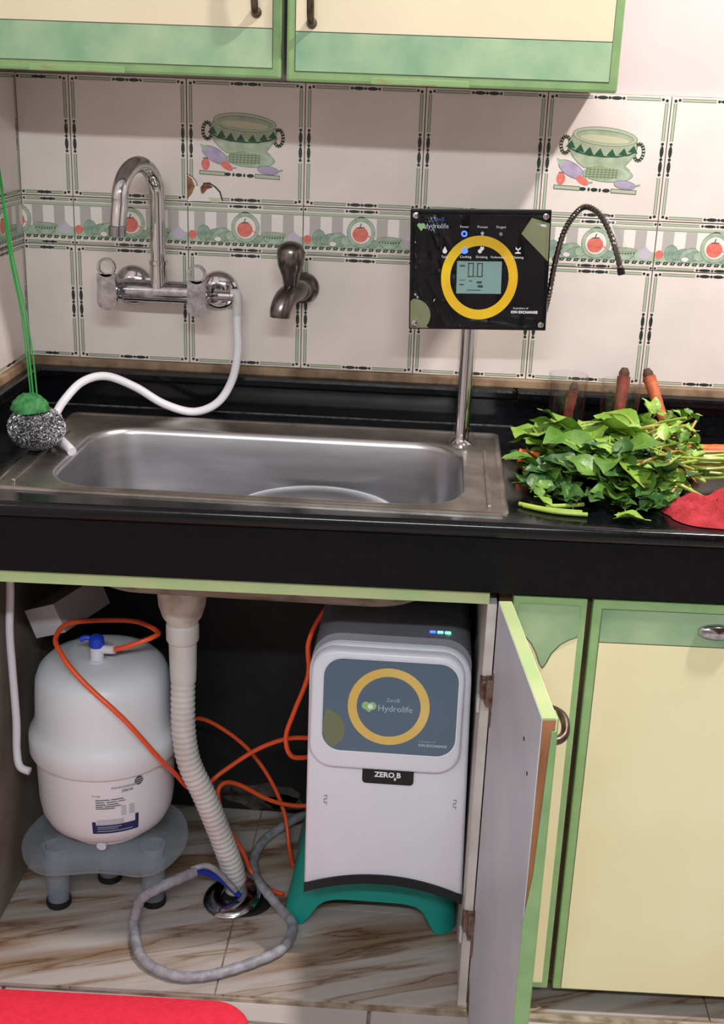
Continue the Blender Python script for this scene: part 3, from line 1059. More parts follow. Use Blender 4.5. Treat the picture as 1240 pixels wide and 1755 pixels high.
text(wp, 'Process', .0052, .0035, .0655, 0, PMx, .0009, 'CENTER')
text(wp, 'Purged', .0052, .032, .0655, 0, PMx, .0009, 'CENTER')
wp.build('icon_captions', LM, pnl); wp = MB()
text(wp, 'Tank', .0052, -.054, .019, 0, PMx, .0009, 'CENTER')
text(wp, 'Cooking', .0052, -.0215, .0195, 0, PMx, .0009, 'CENTER')
text(wp, 'Drinking', .0052, .0035, .0195, 0, PMx, .0009, 'CENTER')
text(wp, 'Performance', .0048, .030, .0195, 0, PMx, .0009, 'CENTER')
text(wp, 'Cleaning', .0052, .0595, .0195, 0, PMx, .0009, 'CENTER')
wp.build('icon_captions', LM, pnl); wp = MB()
text(wp, 'A product of', .0045, .0555, -.0595, 0, PMx, .0009)
text(wp, 'ION EXCHANGE', .0056, .0525, -.0662, 0, PMx, .0009, bold=.0002)
wp.build('maker_name', LM, pnl); wp = MB()
text(wp, 'Hydrolife', .0105, -.0885, .0645, 1, PMx, .0009)
text(wp, 'ZeroB', .0085, -.078, .0755, 2, PMx, .0009, bold=.0002)
for sx in (-1, 1):
    wp.flat(circ(-.0915 + sx * .0028, .0688, .0034, n=14), 3, PMx, .0009 + .0001 * sx)
wp.flat([(-.0975, .0680), (-.0915, .0600), (-.0855, .0680)], 3, PMx, .00095)
wp.build('brand_logo', LM, pnl); wp = MB()
wp.flat([(-.054, .037)] + circ(-.054, .0295, .0035, n=14, a0=rad(20), a1=rad(-200)), 0, PMx, .0009)
wp.build('icon', LM, pnl); wp = MB()
wp.flat(circ(.0005, .0300, .0032, n=12), 0, PMx, .0009)
wp.flat([(.0005, .034), (.002, .038), (.0045, .036), (.0065, .0375), (.0068, .033), (.003, .030)], 0, PMx, .0009)
wp.build('icon', LM, pnl); wp = MB()
wp.flat([(.0545, .0270), (.0645, .0270), (.0628, .0290), (.0563, .0290)], 0, PMx, .0009)
wp.flat([(.0590, .0290), (.0602, .0290), (.0602, .034), (.0590, .034)], 0, PMx, .0009)
wp.flat([(.0596, .033), (.0635, .0372), (.0630, .0330)], 0, PMx, .0009)
wp.flat([(.0596, .033), (.0557, .0372), (.0562, .0330)], 0, PMx, .0009)
wp.build('icon', LM, pnl); wp = MB()
wp.flat(circ(.0035, .0575, .0026, n=12), 1, PMx, .0009)
wp.flat([(.0022, .0535), (.0048, .0535), (.0048, .055), (.0022, .055)], 1, PMx, .0009)
wp.build('icon', LM, pnl); wp = MB()
wp.flat(circ(.032, .0565, .0028, n=12), 4, PMx, .0009)
wp.build('icon', LM, pnl)
ic = MB(); ring2d(ic, -.0245, .0565, .0048, .0024, 0, PMx, .0010, n=24); ic.build('indicator', 'icon_blue', pnl)
ic = MB(); ic.flat(circ(-.0235, .0300, .0056, .0042, n=20), 0, PMx, .0010); ic.flat([(-.0258, .0335), (-.0212, .0335), (-.0225, .0365), (-.0245, .0365)], 0, PMx, .0010); ic.build('indicator', 'icon_blue', pnl)
ol = MB(); ol.flat([(-W2 + .002, -H2 + .002), (-W2 + .032, -H2 + .002)] + circ(-W2 + .008, -H2 + .022, .026, n=14, a0=rad(-40), a1=rad(95)) + [(-W2 + .002, -H2 + .044)], 0, PMx, .0007)
ol.build('olive_mark_and_reflection', 'mark_and_reflection_olive', pnl)
ol = MB(); ol.flat([(W2 - .045, H2 - .036), (W2 - .03, H2 - .012), (W2 - .002, H2 - .02), (W2 - .002, H2 - .078)], 0, PMx, .0007)  # olive reflection of the warm tiles, painted on the panel's top right
ol.build('olive_mark_and_reflection', 'mark_and_reflection_olive', pnl)
for sx in (-1, 1):
    for sy in (-1, 1):
        MB().lathe([(.0056, 0), (.0056, .002), (.0046, .0042), (.002, .005), (0, .005)], PMx @ Matrix.Translation((sx * (W2 - .0085), sy * (H2 - .0095), 0)), n=18).build('screw', 'chrome', pnl)
# wrinkled protective film over the panel
fm = MB()
NX, NY = 84, 74
fv = []
for j in range(NY + 1):
    for i in range(NX + 1):
        x = -W2 + 2 * W2 * i / NX
        y = -H2 + 2 * H2 * j / NY
        ed = min(i, NX - i, j, NY - j) / 14
        k = noise.noise(Vector((x * 26 + y * 14, y * 16 - x * 8, 2.0)))
        k2 = noise.noise(Vector((x * 90, y * 40 + x * 30, 5.0)))
        wr = max(0, min(1, (-x - .02) / .04)) + max(0, min(1, (-y - .045) / .03)) + max(0, min(1, (x + y - .10) / .05))
        lf = max(0, min(1, (-x - .015) / .04))
        ot = min(1, max(0, min(1, (-y - .050) / .025)) + max(0, min(1, (x + y - .11) / .04)))
        k2 += 9.5 * lf * noise.noise(Vector(((2 * x + y) * 62, (x - 2 * y) * 9, 8.0))) * (1 if noise.noise(Vector((x * 30, y * 22, 3))) > -.05 else .2)
        k2 += 4.5 * ot * (1 - lf) * noise.noise(Vector((y * 78 + x * 10, x * 11, 6.0)))
        zz = max(.0035, .0125 + .0030 * k + .0010 * k2)
        fv.append(PMx @ Vector((x, y, zz if ed > .2 else .0015 + .003 * ed)))
fm.add(fv, [(j * (NX + 1) + i, j * (NX + 1) + i + 1, (j + 1) * (NX + 1) + i + 1, (j + 1) * (NX + 1) + i) for j in range(NY) for i in range(NX)], 0, True)
fm.build('protective_film', 'clear_film', cp)
# post with crumpled film sleeve, base, flexible spout
MB().lathe([(.0175, .0015), (.0175, .006), (.0135, .010), (.0118, .016), (.0118, .235), (0, .236)], Matrix.Translation((.781, -.163, ZC + .0008)), n=28).build('post', 'chrome', cp)
sv = MB()
rings = []
for j in range(34):
    z = ZC + .004 + j * .0062
    w = .0148 + (.012 * max(0, 1 - j / 4.0))
    rings.append([Vector((.781 + (w + .0022 * noise.noise(Vector((math.cos(a) * 1.6, math.sin(a) * 1.6, z * 60)))) * math.cos(a), -.163 + (w + .0022 * noise.noise(Vector((math.cos(a) * 1.6 + 3, math.sin(a) * 1.6, z * 60)))) * math.sin(a), z)) for a in [2 * PI * k / 22 for k in range(22)]])
sv.loft(rings)
sv.build('film_sleeve', 'clear_film', cp)
gp = catmull([(.900, -.174, 1.072), (.904, -.175, 1.10), (.909, -.178, 1.149), (.917, -.19, 1.197), (.931, -.207, 1.229), (.947, -.21, 1.240), (.969, -.22, 1.227), (.989, -.23, 1.192), (1.005, -.232, 1.148)], 14)
MB().tube(gp, [.0042 + (.0009 if k % 2 else -.0004) for k in range(len(gp))], n=12).build('flexible_spout', 'old_metal', cp)
MB().tube([gp[-1] + Vector((-.0015, 0, .005)), gp[-1] + Vector((.001, 0, -.004))], .0058, n=14).build('spout_tip', 'black_plastic', cp)
sp = MB()
rings = []
for j, k in enumerate(range(70, 104, 2)):
    c = gp[min(k, len(gp) - 1)] + Vector((.006, 0, 0))
    rings.append([c + Vector(((.009 * (.4 + j / 16) + .003 * noise.noise(Vector((a, j * .8, 1)))) * math.cos(a), .007 * math.sin(a), .002 * noise.noise(Vector((a, j, 4))))) for a in [2 * PI * q / 12 for q in range(12)]])
sp.loft(rings)
sp.build('film_scrap', 'clear_film', cp)
MB().box((.872, -.181, 1.062), (.903, -.168, 1.086), bev=.002).build('spout_bracket', 'chrome', cp)

# ================================================================== dish scrubber on its string
sc = thing('dish_scrubber', 'black and silver wire scrubber with green net and strings at the sink corner', 'scrubber', (.118, -.33, ZC + .005))
wc = Vector((.112, -.318, .878))
MB().lathe([(0, -.036), (.02, -.033), (.036, -.02), (.041, 0), (.036, .018), (.02, .03), (0, .033)], Matrix.Translation(wc) @ Matrix.Scale(1.06, 4, (1, 0, 0)), n=20).build('core', 'wool_dark', sc)
for mi_, nm_ in (('wool_light', 'wire_curls'), ('wool_dark', 'wire_curls')):
    wl = MB()
    for k in range(620 if mi_ == 'wool_light' else 240):
        d = Vector((rng.gauss(0, 1), rng.gauss(0, 1), rng.gauss(0, 1))).normalized()
        c = wc + Vector((d.x * .043, d.y * .038, d.z * .034))
        t = d.orthogonal().normalized()
        t.rotate(Matrix.Rotation(rng.random() * 6.28, 3, d))
        b = d.cross(t)
        rr = .0028 + .0024 * rng.random()
        wl.tube([c + (t * math.cos(q) + b * math.sin(q) * .7) * rr + d * (.0022 * math.sin(q * 2 + k)) for q in [j * PI / 4 for j in range(7)]], .00078, n=3, cap=False)
    o = wl.build(nm_, mi_, sc)
    o['kind'] = 'stuff'
gn = MB()
rings = []
for j in range(8):
    z = .908 + .0035 * j
    w = .030 * (1 - (j / 7.6) ** 2) ** .5
    rings.append([Vector((.106 + (w + .003 * noise.noise(Vector((a * 2, j * .7, 3)))) * math.cos(a), -.325 + w * .9 * math.sin(a), z + .003 * noise.noise(Vector((a * 3, j, 1))))) for a in [2 * PI * q / 18 for q in range(18)]])
gn.loft(rings, cap0=True, cap1=True)
gn.build('net_cap', 'green_net', sc)
for o_, rr in ((0, .0016), (.006, .0014), (-.004, .0012)):
    MB().tube(catmull([(.112 + o_, -.325, .93), (.102 + o_, -.305, .99), (.088 + o_ * .8, -.280, 1.05), (.064 + o_ * .6, -.25, 1.13), (.048 + o_ * .3, -.225, 1.21), (.030, -.20, 1.30), (.006, -.19, 1.36)], 6), rr, n=6).build('string', 'green_string', sc)
MB().lathe([(.004, -.001), (.004, .01), (.006, .011), (0, .012)], FR((0.0, -.19, 1.362), (0, 1, 0), (0, 0, 1)), n=10).build('nail', 'old_metal', sc)

# ================================================================== glasses
for (gx, gy, lab) in ((.957, -.085, 'empty clear glass tumbler nearest the chrome post'), (1.042, -.115, 'empty clear glass tumbler beside the upright carrots')):
    g = MB()
    g.lathe([(0, 0), (.028, 0), (.030, .002), (.0335, .113), (.0331, .1142), (.0320, .1142), (.0316, .113), (.0283, .008), (.026, .006), (0, .006)], Matrix.Translation((gx, gy, ZC + .0005)), n=40)
    o = g.build('glass_tumbler', 'glass', None, org=(gx, gy, ZC))
    o.location = (gx, gy, ZC)
    tag(o, lab, 'glass', 'glass tumblers')


# ================================================================== carrots
def carrot(path, r0, r1, lab, m='carrot', top=True, grp='carrots around the greens'):
    P = catmull(path, 8)
    n = len(P)
    c = thing('carrot', lab, 'carrot', tuple(P[0]), group=grp)
    R = []
    for k in range(n):
        t = k / (n - 1)
        r = r0 + (r1 - r0) * t ** 1.2
        r *= min(1, (t / .06 + .45)) * (1 + .03 * math.sin(k * 2.1))
        if t > .95:
            r *= max(.3, (1 - t) / .05)
        R.append(r)
    MB().tube(P, R, n=16).build('root', m, c)
    if top:
        d = (P[0] - P[2]).normalized()
        MB().tube([P[0] - d * .004, P[0] + d * .005, P[0] + d * .013], [r0 * .75, r0 * .8, r0 * .45], n=12).build('crown', 'carrot_top', c)
    return c


carrot([(1.098, -.040, .946), (1.106, -.052, .926), (1.116, -.085, .897), (1.126, -.125, .872), (1.132, -.16, .858)], .0115, .006, 'carrot with a brown crown leaning on the raised granite edge', 'carrot_dull')
carrot([(1.056, -.040, .945), (1.054, -.050, .915), (1.050, -.062, .882), (1.047, -.070, .853)], .0115, .008, 'dark red carrot standing behind the second glass', 'carrot_red')
carrot([(.972, -.040, .915), (.968, -.043, .89), (.964, -.046, .86), (.962, -.048, .848)], .010, .007, 'short dark red carrot standing behind the first glass', 'carrot_red')
carrot([(1.30, -.145, .853), (1.25, -.150, .852), (1.20, -.150, .851), (1.15, -.148, .849)], .0125, .008, 'orange carrot lying at the right edge behind the stems', 'carrot', top=False)
carrot([(.868, -.272, .855), (.90, -.275, .855), (.95, -.27, .853), (1.02, -.26, .849)], .0165, .007, 'orange carrot whose blunt end sticks out beside the sink', 'carrot', top=False)
carrot([(1.158, -.228, .860), (1.135, -.222, .860), (1.09, -.215, .857), (1.02, -.21, .850)], .0150, .006, 'orange carrot whose end shows at the right of the leaves', 'carrot', top=False)

# ================================================================== leafy greens


def leaf_mesh(L, W, seed, curl=.18, cup=.3, m='leaf_mid'):
    """broad pointed blade with a midrib fold, wavy margin and a short petiole"""
    rg_ = random.Random(seed)
    prof = [.10, .62, .95, 1.0, .93, .80, .63, .44, .24, .02]
    n = len(prof) - 1
    cols = (-1, -.66, -.33, 0, .33, .66, 1)
    vs, fs = [], []
    ph1, ph2 = rg_.uniform(0, 6), rg_.uniform(0, 6)
    for i in range(n + 1):
        t = i / n
        w = W * prof[i] * (1 + .06 * rg_.uniform(-1, 1))
        for q in cols:
            back = -.16 * L * abs(q) ** 1.5 * max(0, 1 - t * 2.2)
            z = curl * L * math.sin(t * 2.6) * .5 + cup * w * abs(q) ** 1.3 + .16 * w * math.sin(t * 9 + ph1 + 2 * q) * abs(q) + .05 * W * math.sin(t * 14 + ph2)
            vs.append((L * t + back, q * w, z))
    k = len(cols)
    for i in range(n):
        for c in range(k - 1):
            fs.append((i * k + c, (i + 1) * k + c, (i + 1) * k + c + 1, i * k + c + 1))
    o_ = len(vs)
    for x in (-.35 * L, 0.0, .55 * L):
        z = curl * L * math.sin(max(0, x / L) * 2.6) * .5 + (.02 * L if x > 0 else -.0)
        for a in (0, 2.1, 4.2):
            vs.append((x, .022 * L * math.cos(a) * (1 if x <= 0 else .5), z + .022 * L * math.sin(a)))
    for r_ in range(2):
        for a in range(3):
            fs.append((o_ + r_ * 3 + a, o_ + r_ * 3 + (a + 1) % 3, o_ + r_ * 3 + 3 + (a + 1) % 3, o_ + r_ * 3 + 3 + a))
    me = bpy.data.meshes.new('leaf')
    me.from_pydata(vs, [], fs)
    me.polygons.foreach_set('use_smooth', [True] * len(fs))
    me.materials.append(MATS[m])
    me.materials.append(MATS['stem_green'])
    me.polygons.foreach_set('material_index', [0] * (len(fs) - 6) + [1] * 6)
    me.update()
    return me


leafs = [leaf_mesh(.078, .030, 1, m='leaf_bright'), leaf_mesh(.070, .027, 2, m='leaf_mid'), leaf_mesh(.062, .025, 3, m='leaf_dark'), leaf_mesh(.082, .029, 4, curl=.35, m='leaf_mid'),
         leaf_mesh(.068, .031, 5, curl=-.12, m='leaf_bright'), leaf_mesh(.074, .030, 6, curl=.3, cup=-.15, m='leaf_light'), leaf_mesh(.066, .027, 7, curl=-.2, cup=.5, m='leaf_bright')]
lime = leaf_mesh(.028, .012, 14, m='leaf_light')
smalls = [leaf_mesh(.030, .013, 11, m='leaf_dark'), leaf_mesh(.026, .012, 12, m='leaf_mid'), leaf_mesh(.034, .014, 13, m='leaf_dark')]
GS = Vector((1.0, -.28, ZC))
gr = thing('spinach_bunch', 'heap of green spinach leaves and stems on the worktop beside the sink', 'greens', tuple(GS))


def put_leaf(par, me, pos, az, el, ro, sc_=1.0, org=GS):
    o = link('leaf', me, par)
    o.matrix_basis = Matrix.Translation(Vector(pos) - org) @ Euler((ro, -el, az), 'XYZ').to_matrix().to_4x4() @ Matrix.Scale(sc_, 4)
    for _ in range(8):
        if any(math.hypot(q.x + org.x - gx, q.y + org.y - gy) < .037 for q in (o.matrix_basis @ v.co for v in me.vertices) for gx, gy in ((.957, -.085), (1.042, -.115))):
            o.location.y -= .014
    low = min((o.matrix_basis @ v.co).z for v in me.vertices) + org.z
    if low < ZC + .001:
        o.location.z += ZC + .001 - low
    return o


def heap(x, y):
    a = ((x - 1.015) / .150) ** 2 + ((y + .265) / .165) ** 2
    return ZC + .006 + .050 * max(0, 1 - a) ** .55


r3 = random.Random(21)


def scatter(n, dz, pick, elr, sc0, sc1, ymin=-.43):
    c = 0
    while c < n:
        x, y = r3.uniform(.885, 1.12), r3.uniform(ymin, -.11)
        if ((x - 1.01) / .128) ** 2 + ((y + .268) / .155) ** 2 > 1:
            continue
        z = heap(x, y) + r3.uniform(*dz)
        az = r3.choice([PI, PI, PI + .9, PI - .8, PI * 1.5, r3.uniform(0, 6.28)]) + r3.uniform(-.5, .5)
        el = r3.uniform(*elr)
        if z - .025 < ZC + .01:
            el = abs(el) * .4 + .08
        put_leaf(gr, leafs[pick(y)], (x, y, max(z, ZC + .012)), az, el, r3.uniform(-.5, .5), r3.uniform(sc0, sc1))
        c += 1


scatter(55, (-.035, -.012), lambda y: r3.choice([1, 2, 2]), (-.3, .3), .6, .85)
scatter(72, (-.010, .008), lambda y: r3.choice([0, 0, 1, 3, 4, 5, 6]) if y > -.33 else r3.choice([1, 2, 2, 3, 0]), (-.5, .35), .6, .95)
# chosen large leaves that shape the outline
for (x, y, z, az, el, ro, k, me) in ((.965, -.19, .893, PI * .95, .05, .5, 1.05, 5), (.955, -.16, .885, PI * .80, .35, .3, .9, 0), (.935, -.23, .893, PI * 1.02, -.25, .5, 1.1, 5), (1.03, -.15, .893, PI * .97, .10, .5, 1.1, 4),
                                     (1.08, -.15, .890, PI * .95, .12, .4, 1.0, 6), (1.0, -.335, .885, PI * 1.47, -.95, .0, .95, 5), (.925, -.27, .882, PI * 1.30, -.5, .5, 1.0, 3), (.905, -.135, .868, PI * 1.05, .05, .6, .75, 2),
                                     (.893, -.15, .874, PI * 1.40, -.35, -.3, .65, 2), (1.055, -.19, .904, PI * .8, .05, -.3, .95, 0), (1.085, -.375, .875, PI * 1.5, -.7, .2, .75, 4), (.965, -.27, .905, PI * 1.2, -.25, .3, .9, 0),
                                     (1.02, -.23, .906, PI * 1.1, -.1, .3, .9, 4), (.985, -.30, .897, PI * 1.7, -.3, -.3, .8, 1), (.95, -.31, .880, PI * 1.45, -.8, .3, 1.0, 1), (.925, -.33, .868, PI * 1.4, -.6, .2, .9, 3)):
    put_leaf(gr, leafs[me], (x, y, z - .009), az, el, ro, k)
for k in range(85):
    x, y = r3.uniform(.90, 1.10), r3.uniform(-.455, -.32)
    z = heap(x, y) + r3.uniform(-.010, .010)
    put_leaf(gr, r3.choice(smalls), (x, y, max(z, ZC + .006)), r3.uniform(0, 6.28), r3.uniform(-.1, .5), r3.uniform(-.5, .5), r3.uniform(.8, 1.3))
# stems: gathered at the right, fanning into the leaves
for k in range(78):
    x1, y1 = r3.uniform(1.075, 1.150), r3.uniform(-.40, -.13)
    z1 = ZC + .008 + r3.uniform(0, .086) * max(.25, 1 - abs(y1 + .25) / .17)
    L = r3.uniform(.035, .085)
    an = PI + r3.uniform(-.9, .9)
    x0, y0 = x1 + L * math.cos(an), y1 + L * math.sin(an)
    z0 = max(ZC + .008, heap(x0, y0) + r3.uniform(-.008, .006))
    mid = ((x0 + x1) / 2, (y0 + y1) / 2 + r3.uniform(-.010, .010), (z0 + z1) / 2 + r3.uniform(0, .012))
    MB().tube(catmull([(x0, y0, z0), mid, (x1, y1, z1)], 4), r3.uniform(.0016, .0030), n=6).build('stem', 'stem_yellow' if (r3.random() < .5 and y1 < -.22) else 'stem_green', gr)
for k in range(90):
    x, y = r3.uniform(1.07, 1.155), r3.uniform(-.33, -.14)
    put_leaf(gr, r3.choice([smalls[1], lime]), (x, y, ZC + .02 + r3.uniform(.0, .060)), r3.uniform(0, 6.28), r3.uniform(-.1, 1.0), r3.uniform(-.5, .5), r3.uniform(.6, 1.0))
for P in ([(.985, -.19, .898), (.962, -.235, .902), (.955, -.29, .887)], [(1.01, -.16, .906), (1.04, -.2, .915), (1.055, -.255, .902)], [(.945, -.26, .902), (.99, -.25, .912), (1.03, -.24, .905)], [(.97, -.23, .905), (.99, -.27, .902), (.997, -.30, .89)]):
    MB().tube(catmull(P, 6), .0024, n=6).build('stem', 'stem_green', gr)
# second small bunch of pale stems pointing out of the picture
SB = Vector((1.16, -.30, ZC))
sb = thing('stem_bunch', 'small bunch of yellow green stems pointing right above the red cloth', 'greens', tuple(SB))
for k in range(26):
    y1 = -.30 + r3.uniform(-.04, .05)
    z1 = ZC + .010 + r3.uniform(0, .035)
    P = [(1.085 + r3.uniform(-.01, .03), y1 + r3.uniform(-.04, .03), z1 + .004), (1.15, y1 + r3.uniform(-.01, .01), z1 + r3.uniform(.0, .012)), (1.23 + r3.uniform(-.03, .03), y1 + r3.uniform(.0, .04), z1 + r3.uniform(-.004, .01))]
    MB().tube(catmull(P, 5), r3.uniform(.0018, .0028), n=6).build('stem', 'stem_green' if k % 3 else 'stem_yellow', sb)
# loose bits in front
ls = thing('loose_stalks', 'pale green stalks lying in front of the leaves by the sink', 'greens', (.91, -.46, ZC))
for P in ([(.862, -.455, ZC + .004), (.90, -.472, ZC + .004), (.95, -.478, ZC + .004)], [(.868, -.462, ZC + .004), (.91, -.482, ZC + .004), (.957, -.487, ZC + .004)], [(.90, -.462, ZC + .005), (.93, -.458, ZC + .006), (.955, -.445, ZC + .005)]):
    MB().tube(catmull(P, 6), .0032, n=8).build('stalk', 'stem_green', ls)
put_leaf(ls, leafs[0], (.905, -.463, ZC + .008), 2.6, .2, .1, .35, Vector((.91, -.46, ZC)))
put_leaf(ls, leafs[1], (.895, -.445, ZC + .008), 2.2, .5, .3, .45, Vector((.91, -.46, ZC)))
sg = thing('spinach_sprig', 'small dark sprig lying at the corner of the sink', 'greens', (.875, -.40, ZC))
for (x, y, z, az, el, k) in ((.872, -.385, .852, 2.4, .2, .5), (.885, -.40, .850, 1.2, .4, .55), (.878, -.40, .850, 3.4, .2, .45), (.893, -.392, .850, .5, .3, .5)):
    put_leaf(sg, leafs[2], (x, y, z), az, el, .2, k, Vector((.875, -.40, ZC)))
MB().tube(catmull([(.88, -.395, .848), (.893, -.41, .846), (.91, -.425, .844)], 5), .002, n=6).build('stem', 'stem_green', sg)
lg = thing('loose_leaf', 'bright green torn leaf lying near the front edge of the worktop', 'greens', (1.005, -.505, ZC))
put_leaf(lg, leafs[0], (1.03, -.500, ZC + .006), PI * 1.02, .08, .1, .5, Vector((1.005, -.505, ZC)))
put_leaf(lg, leafs[4], (1.0, -.497, ZC + .006), PI * .1, .1, -.2, .4, Vector((1.005, -.505, ZC)))

# red cloth
rc = MB()
NX, NY = 48, 40
cv = []
for j in range(NY + 1):
    for i in range(NX + 1):
        u, v = i / NX * 2 - 1, j / NY * 2 - 1
        sxx = u * math.sqrt(1 - v * v / 2)
        syy = v * math.sqrt(1 - u * u / 2)
        rr = math.sqrt(sxx * sxx + syy * syy)
        wob = 1 + .10 * noise.noise(Vector((sxx * 2.2, syy * 2.2, 9)))
        x = 1.185 + .118 * sxx * wob
        y = -.452 + .062 * syy * wob
        rd = lambda a, b, c: (1 - abs(noise.noise(Vector((a, b, c))))) ** 4
        fold = rd(x * 12 + y * 14, y * 40 - x * 12, .4) + .55 * rd(x * 34 + 5, y * 60 + x * 18, 1.7)
        h = (1 - min(1, rr) ** 5) * (.008 + .024 * fold)
        cv.append((x, y, ZC + .0012 + max(0.0, h)))
rc.add(cv, [(j * (NX + 1) + i, j * (NX + 1) + i + 1, (j + 1) * (NX + 1) + i + 1, (j + 1) * (NX + 1) + i) for j in range(NY) for i in range(NX)], 0, True)
o = rc.build('cleaning_cloth', 'red_cloth', None, org=(1.185, -.452, ZC), auto=80)
o.location = (1.185, -.452, ZC)
tag(o, 'crumpled red cloth at the front right of the worktop', 'cloth')

# ================================================================== base cabinet with the open door
bc = thing('base_cabinet', 'open base cabinet under the sink with a green top rail and raised door', 'cabinet', (.43, -.28, 0.0))
bc['label'] = 'open base cabinet under the sink with its right door swung out'
MB().prism([(.0, FRONT(0) + .014), (.826, FRONT(.826) + .014), (.826, FRONT(.826) + .032), (.0, FRONT(0) + .032)], .712, .7325).build('top_rail', 'green_pale', bc)
MB().box((.0, -.54, .0005), (.024, -.004, .711)).build('side_panel', 'cement', bc)
MB().box((.0245, -.006, .0005), (.8235, .004, .80)).build('back_panel', 'black_wall', bc)
MB().prism([(.824, FRONT(.83) + .016), (.8375, FRONT(.84) + .016), (.8375, -.004), (.824, -.004)], .0005, .7115).build('partition', 'carcass', bc)
pp = MB()
r4 = random.Random(5)
for cx, cz, w, h in ((.425, .035, .075, .03), (.34, .05, .03, .022), (.475, .022, .04, .016)):
    pp.add([Vector((cx + w * math.cos(a) * (1 + .25 * r4.uniform(-1, 1)), -.0068, cz + h * math.sin(a) * (1 + .3 * r4.uniform(-1, 1)))) for a in [2 * PI * k / 18 for k in range(18)]], [list(range(18))])
pp.build('peeled_paint', 'peel', bc)

DH = Vector((.8385, -.536, .006))
dd = Vector((.037, -.331, 0)).normalized()
ang = math.atan2(dd.y, dd.x)
DMx = Matrix.Translation(DH) @ Matrix.Rotation(ang, 4, 'Z')
DW, DHt, DT = .336, .716, .018
door = MB().box((0, .0012, 0), (DW - .001, DT - .001, DHt - .003), M=DMx).build('door', 'wood_bare', bc)
MB().box((.0, 0, .0), (DW, .0012, DHt), M=DMx).build('inner_laminate', 'laminate_grey', door)
MB().box((.0, DT - .001, .0), (DW, DT + .0006, DHt), M=DMx).build('outer_laminate', 'cream_low', door)
MB().box((.0, .0006, DHt - .003), (DW - .001, DT, DHt + .0008), bev=.0008, M=DMx).build('top_edging', 'green_pale', door)
e_ = MB()
e_.add([DMx @ Vector(p) for p in ((DW, .0125, .70), (DW, DT + .0006, .70), (DW, DT + .0006, 0), (DW, .0, 0), (DW, .0, .435), (DW, .007, .50), (DW, .010, .60),
                                  (DW + .0016, .0125, .70), (DW + .0016, DT + .0006, .70), (DW + .0016, DT + .0006, 0), (DW + .0016, .0, 0), (DW + .0016, .0, .435), (DW + .0016, .007, .50), (DW + .0016, .010, .60))],
       [tuple(range(7))[::-1], tuple(range(7, 14))] + [(k, (k + 1) % 7, 7 + (k + 1) % 7, 7 + k) for k in range(7)])
e_.build('edge_banding', 'green_edge_low', door)
MB().box((DW - .022, DT + .0004, 0), (DW, DT + .0022, DHt), M=DMx).build('green_frame', 'green_edge_low', door)
hd = MB()
hd.tube([DMx @ Vector(p) for p in catmull([(DW - .055, DT, .700), (DW - .052, DT + .008, .699), (DW - .042, DT + .016, .697), (DW - .030, DT + .018, .692), (DW - .018, DT + .015, .686), (DW - .012, DT + .008, .682), (DW - .010, DT, .681)], 6)], .0055, n=10)
hd.build('handle', 'handle_bronze', door)
for hx, hz in ((.25, .640), (.285, .612)):
    MB().lathe([(.0028, 0), (.0028, .0008), (0, .0012)], DMx @ FR((hx, 0.0, hz), (1, 0, 0), (0, 0, 1)), n=10).build('screw', 'black_plastic', door)
for hz in (.575, .165):
    hg = MB()
    hg.box((-.006, -.010, hz - .022), (.012, .001, hz + .022), bev=.002, M=DMx)
    hg.box((-.020, -.016, hz - .014), (.002, -.004, hz + .016), bev=.003, M=DMx)
    hg.box((.004, -.0022, hz - .055), (.010, .0005, hz + .03), bev=.0008, M=DMx)
    hg.build('hinge', 'hinge', door)
    MB().box((-.018, -.019, hz - .04), (-.006, -.0155, hz - .016), bev=.001, M=DMx).build('hinge_plate', 'carcass', door)
# broken lower corner of the laminate
ck = MB()
ck.add([DMx @ Vector(p) for p in ((.0, -.0006, .0), (.02, -.0006, .004), (.013, -.0006, .035), (.008, -.0006, .07), (.003, -.0006, .03))], [(0, 1, 2, 3, 4)])
ck.add([DMx @ Vector(p) for p in ((.008, -.0006, .17), (.012, -.0006, .16), (.012, -.0006, .12), (.009, -.0006, .105), (.006, -.0006, .13))], [(0, 1, 2, 3, 4)])
ck.build('chipped_spot', 'wood_dark', door)

# ------------------------------------------------------------------ closed base cabinets on the right
rot = math.atan(.032)
cb = thing('base_cabinet', 'closed cream base cabinet with green frame right of the open door', 'cabinet', (.860, FRONT(.860) + .014, 0.0), rot=(0, 0, rot))
ZB, ZTp = .046, .7265
MB().box((-.018, .020, ZB), (.74, .50, ZTp)).build('body', 'wood_dark', cb)
# narrow fixed leaf with the ogee drop
nf = MB().box((0, 0, ZB), (.1055, .0195, ZTp), bev=.003).build('narrow_leaf', 'green_edge_low', cb)
MB().box((.0085, -.0012, ZB + .012), (.0955, .002, ZTp - .011), bev=.0004).build('cream_panel', 'cream_low', nf)
og = [(.0085, ZTp - .0105), (.0085, .684), (.018, .668), (.030, .655), (.038, .640), (.044, .624), (.049, .616), (.054, .624), (.060, .640), (.072, .655), (.084, .663), (.0955, .668), (.0955, ZTp - .0105)]
MB().prism([(p[0], p[1]) for p in og], .0010, .0022, 0, FR((0, 0, 0), (1, 0, 0), (0, 0, 1))).build('ogee_panel', 'green_marble', nf)
ogl = MB()
for a, b in zip(og[1:-2], og[2:-1]):
    ogl.tube([(a[0], -.0022, a[1]), (b[0], -.0022, b[1])], .0008, n=5)
ogl.build('ogee_line', 'outline', nf)
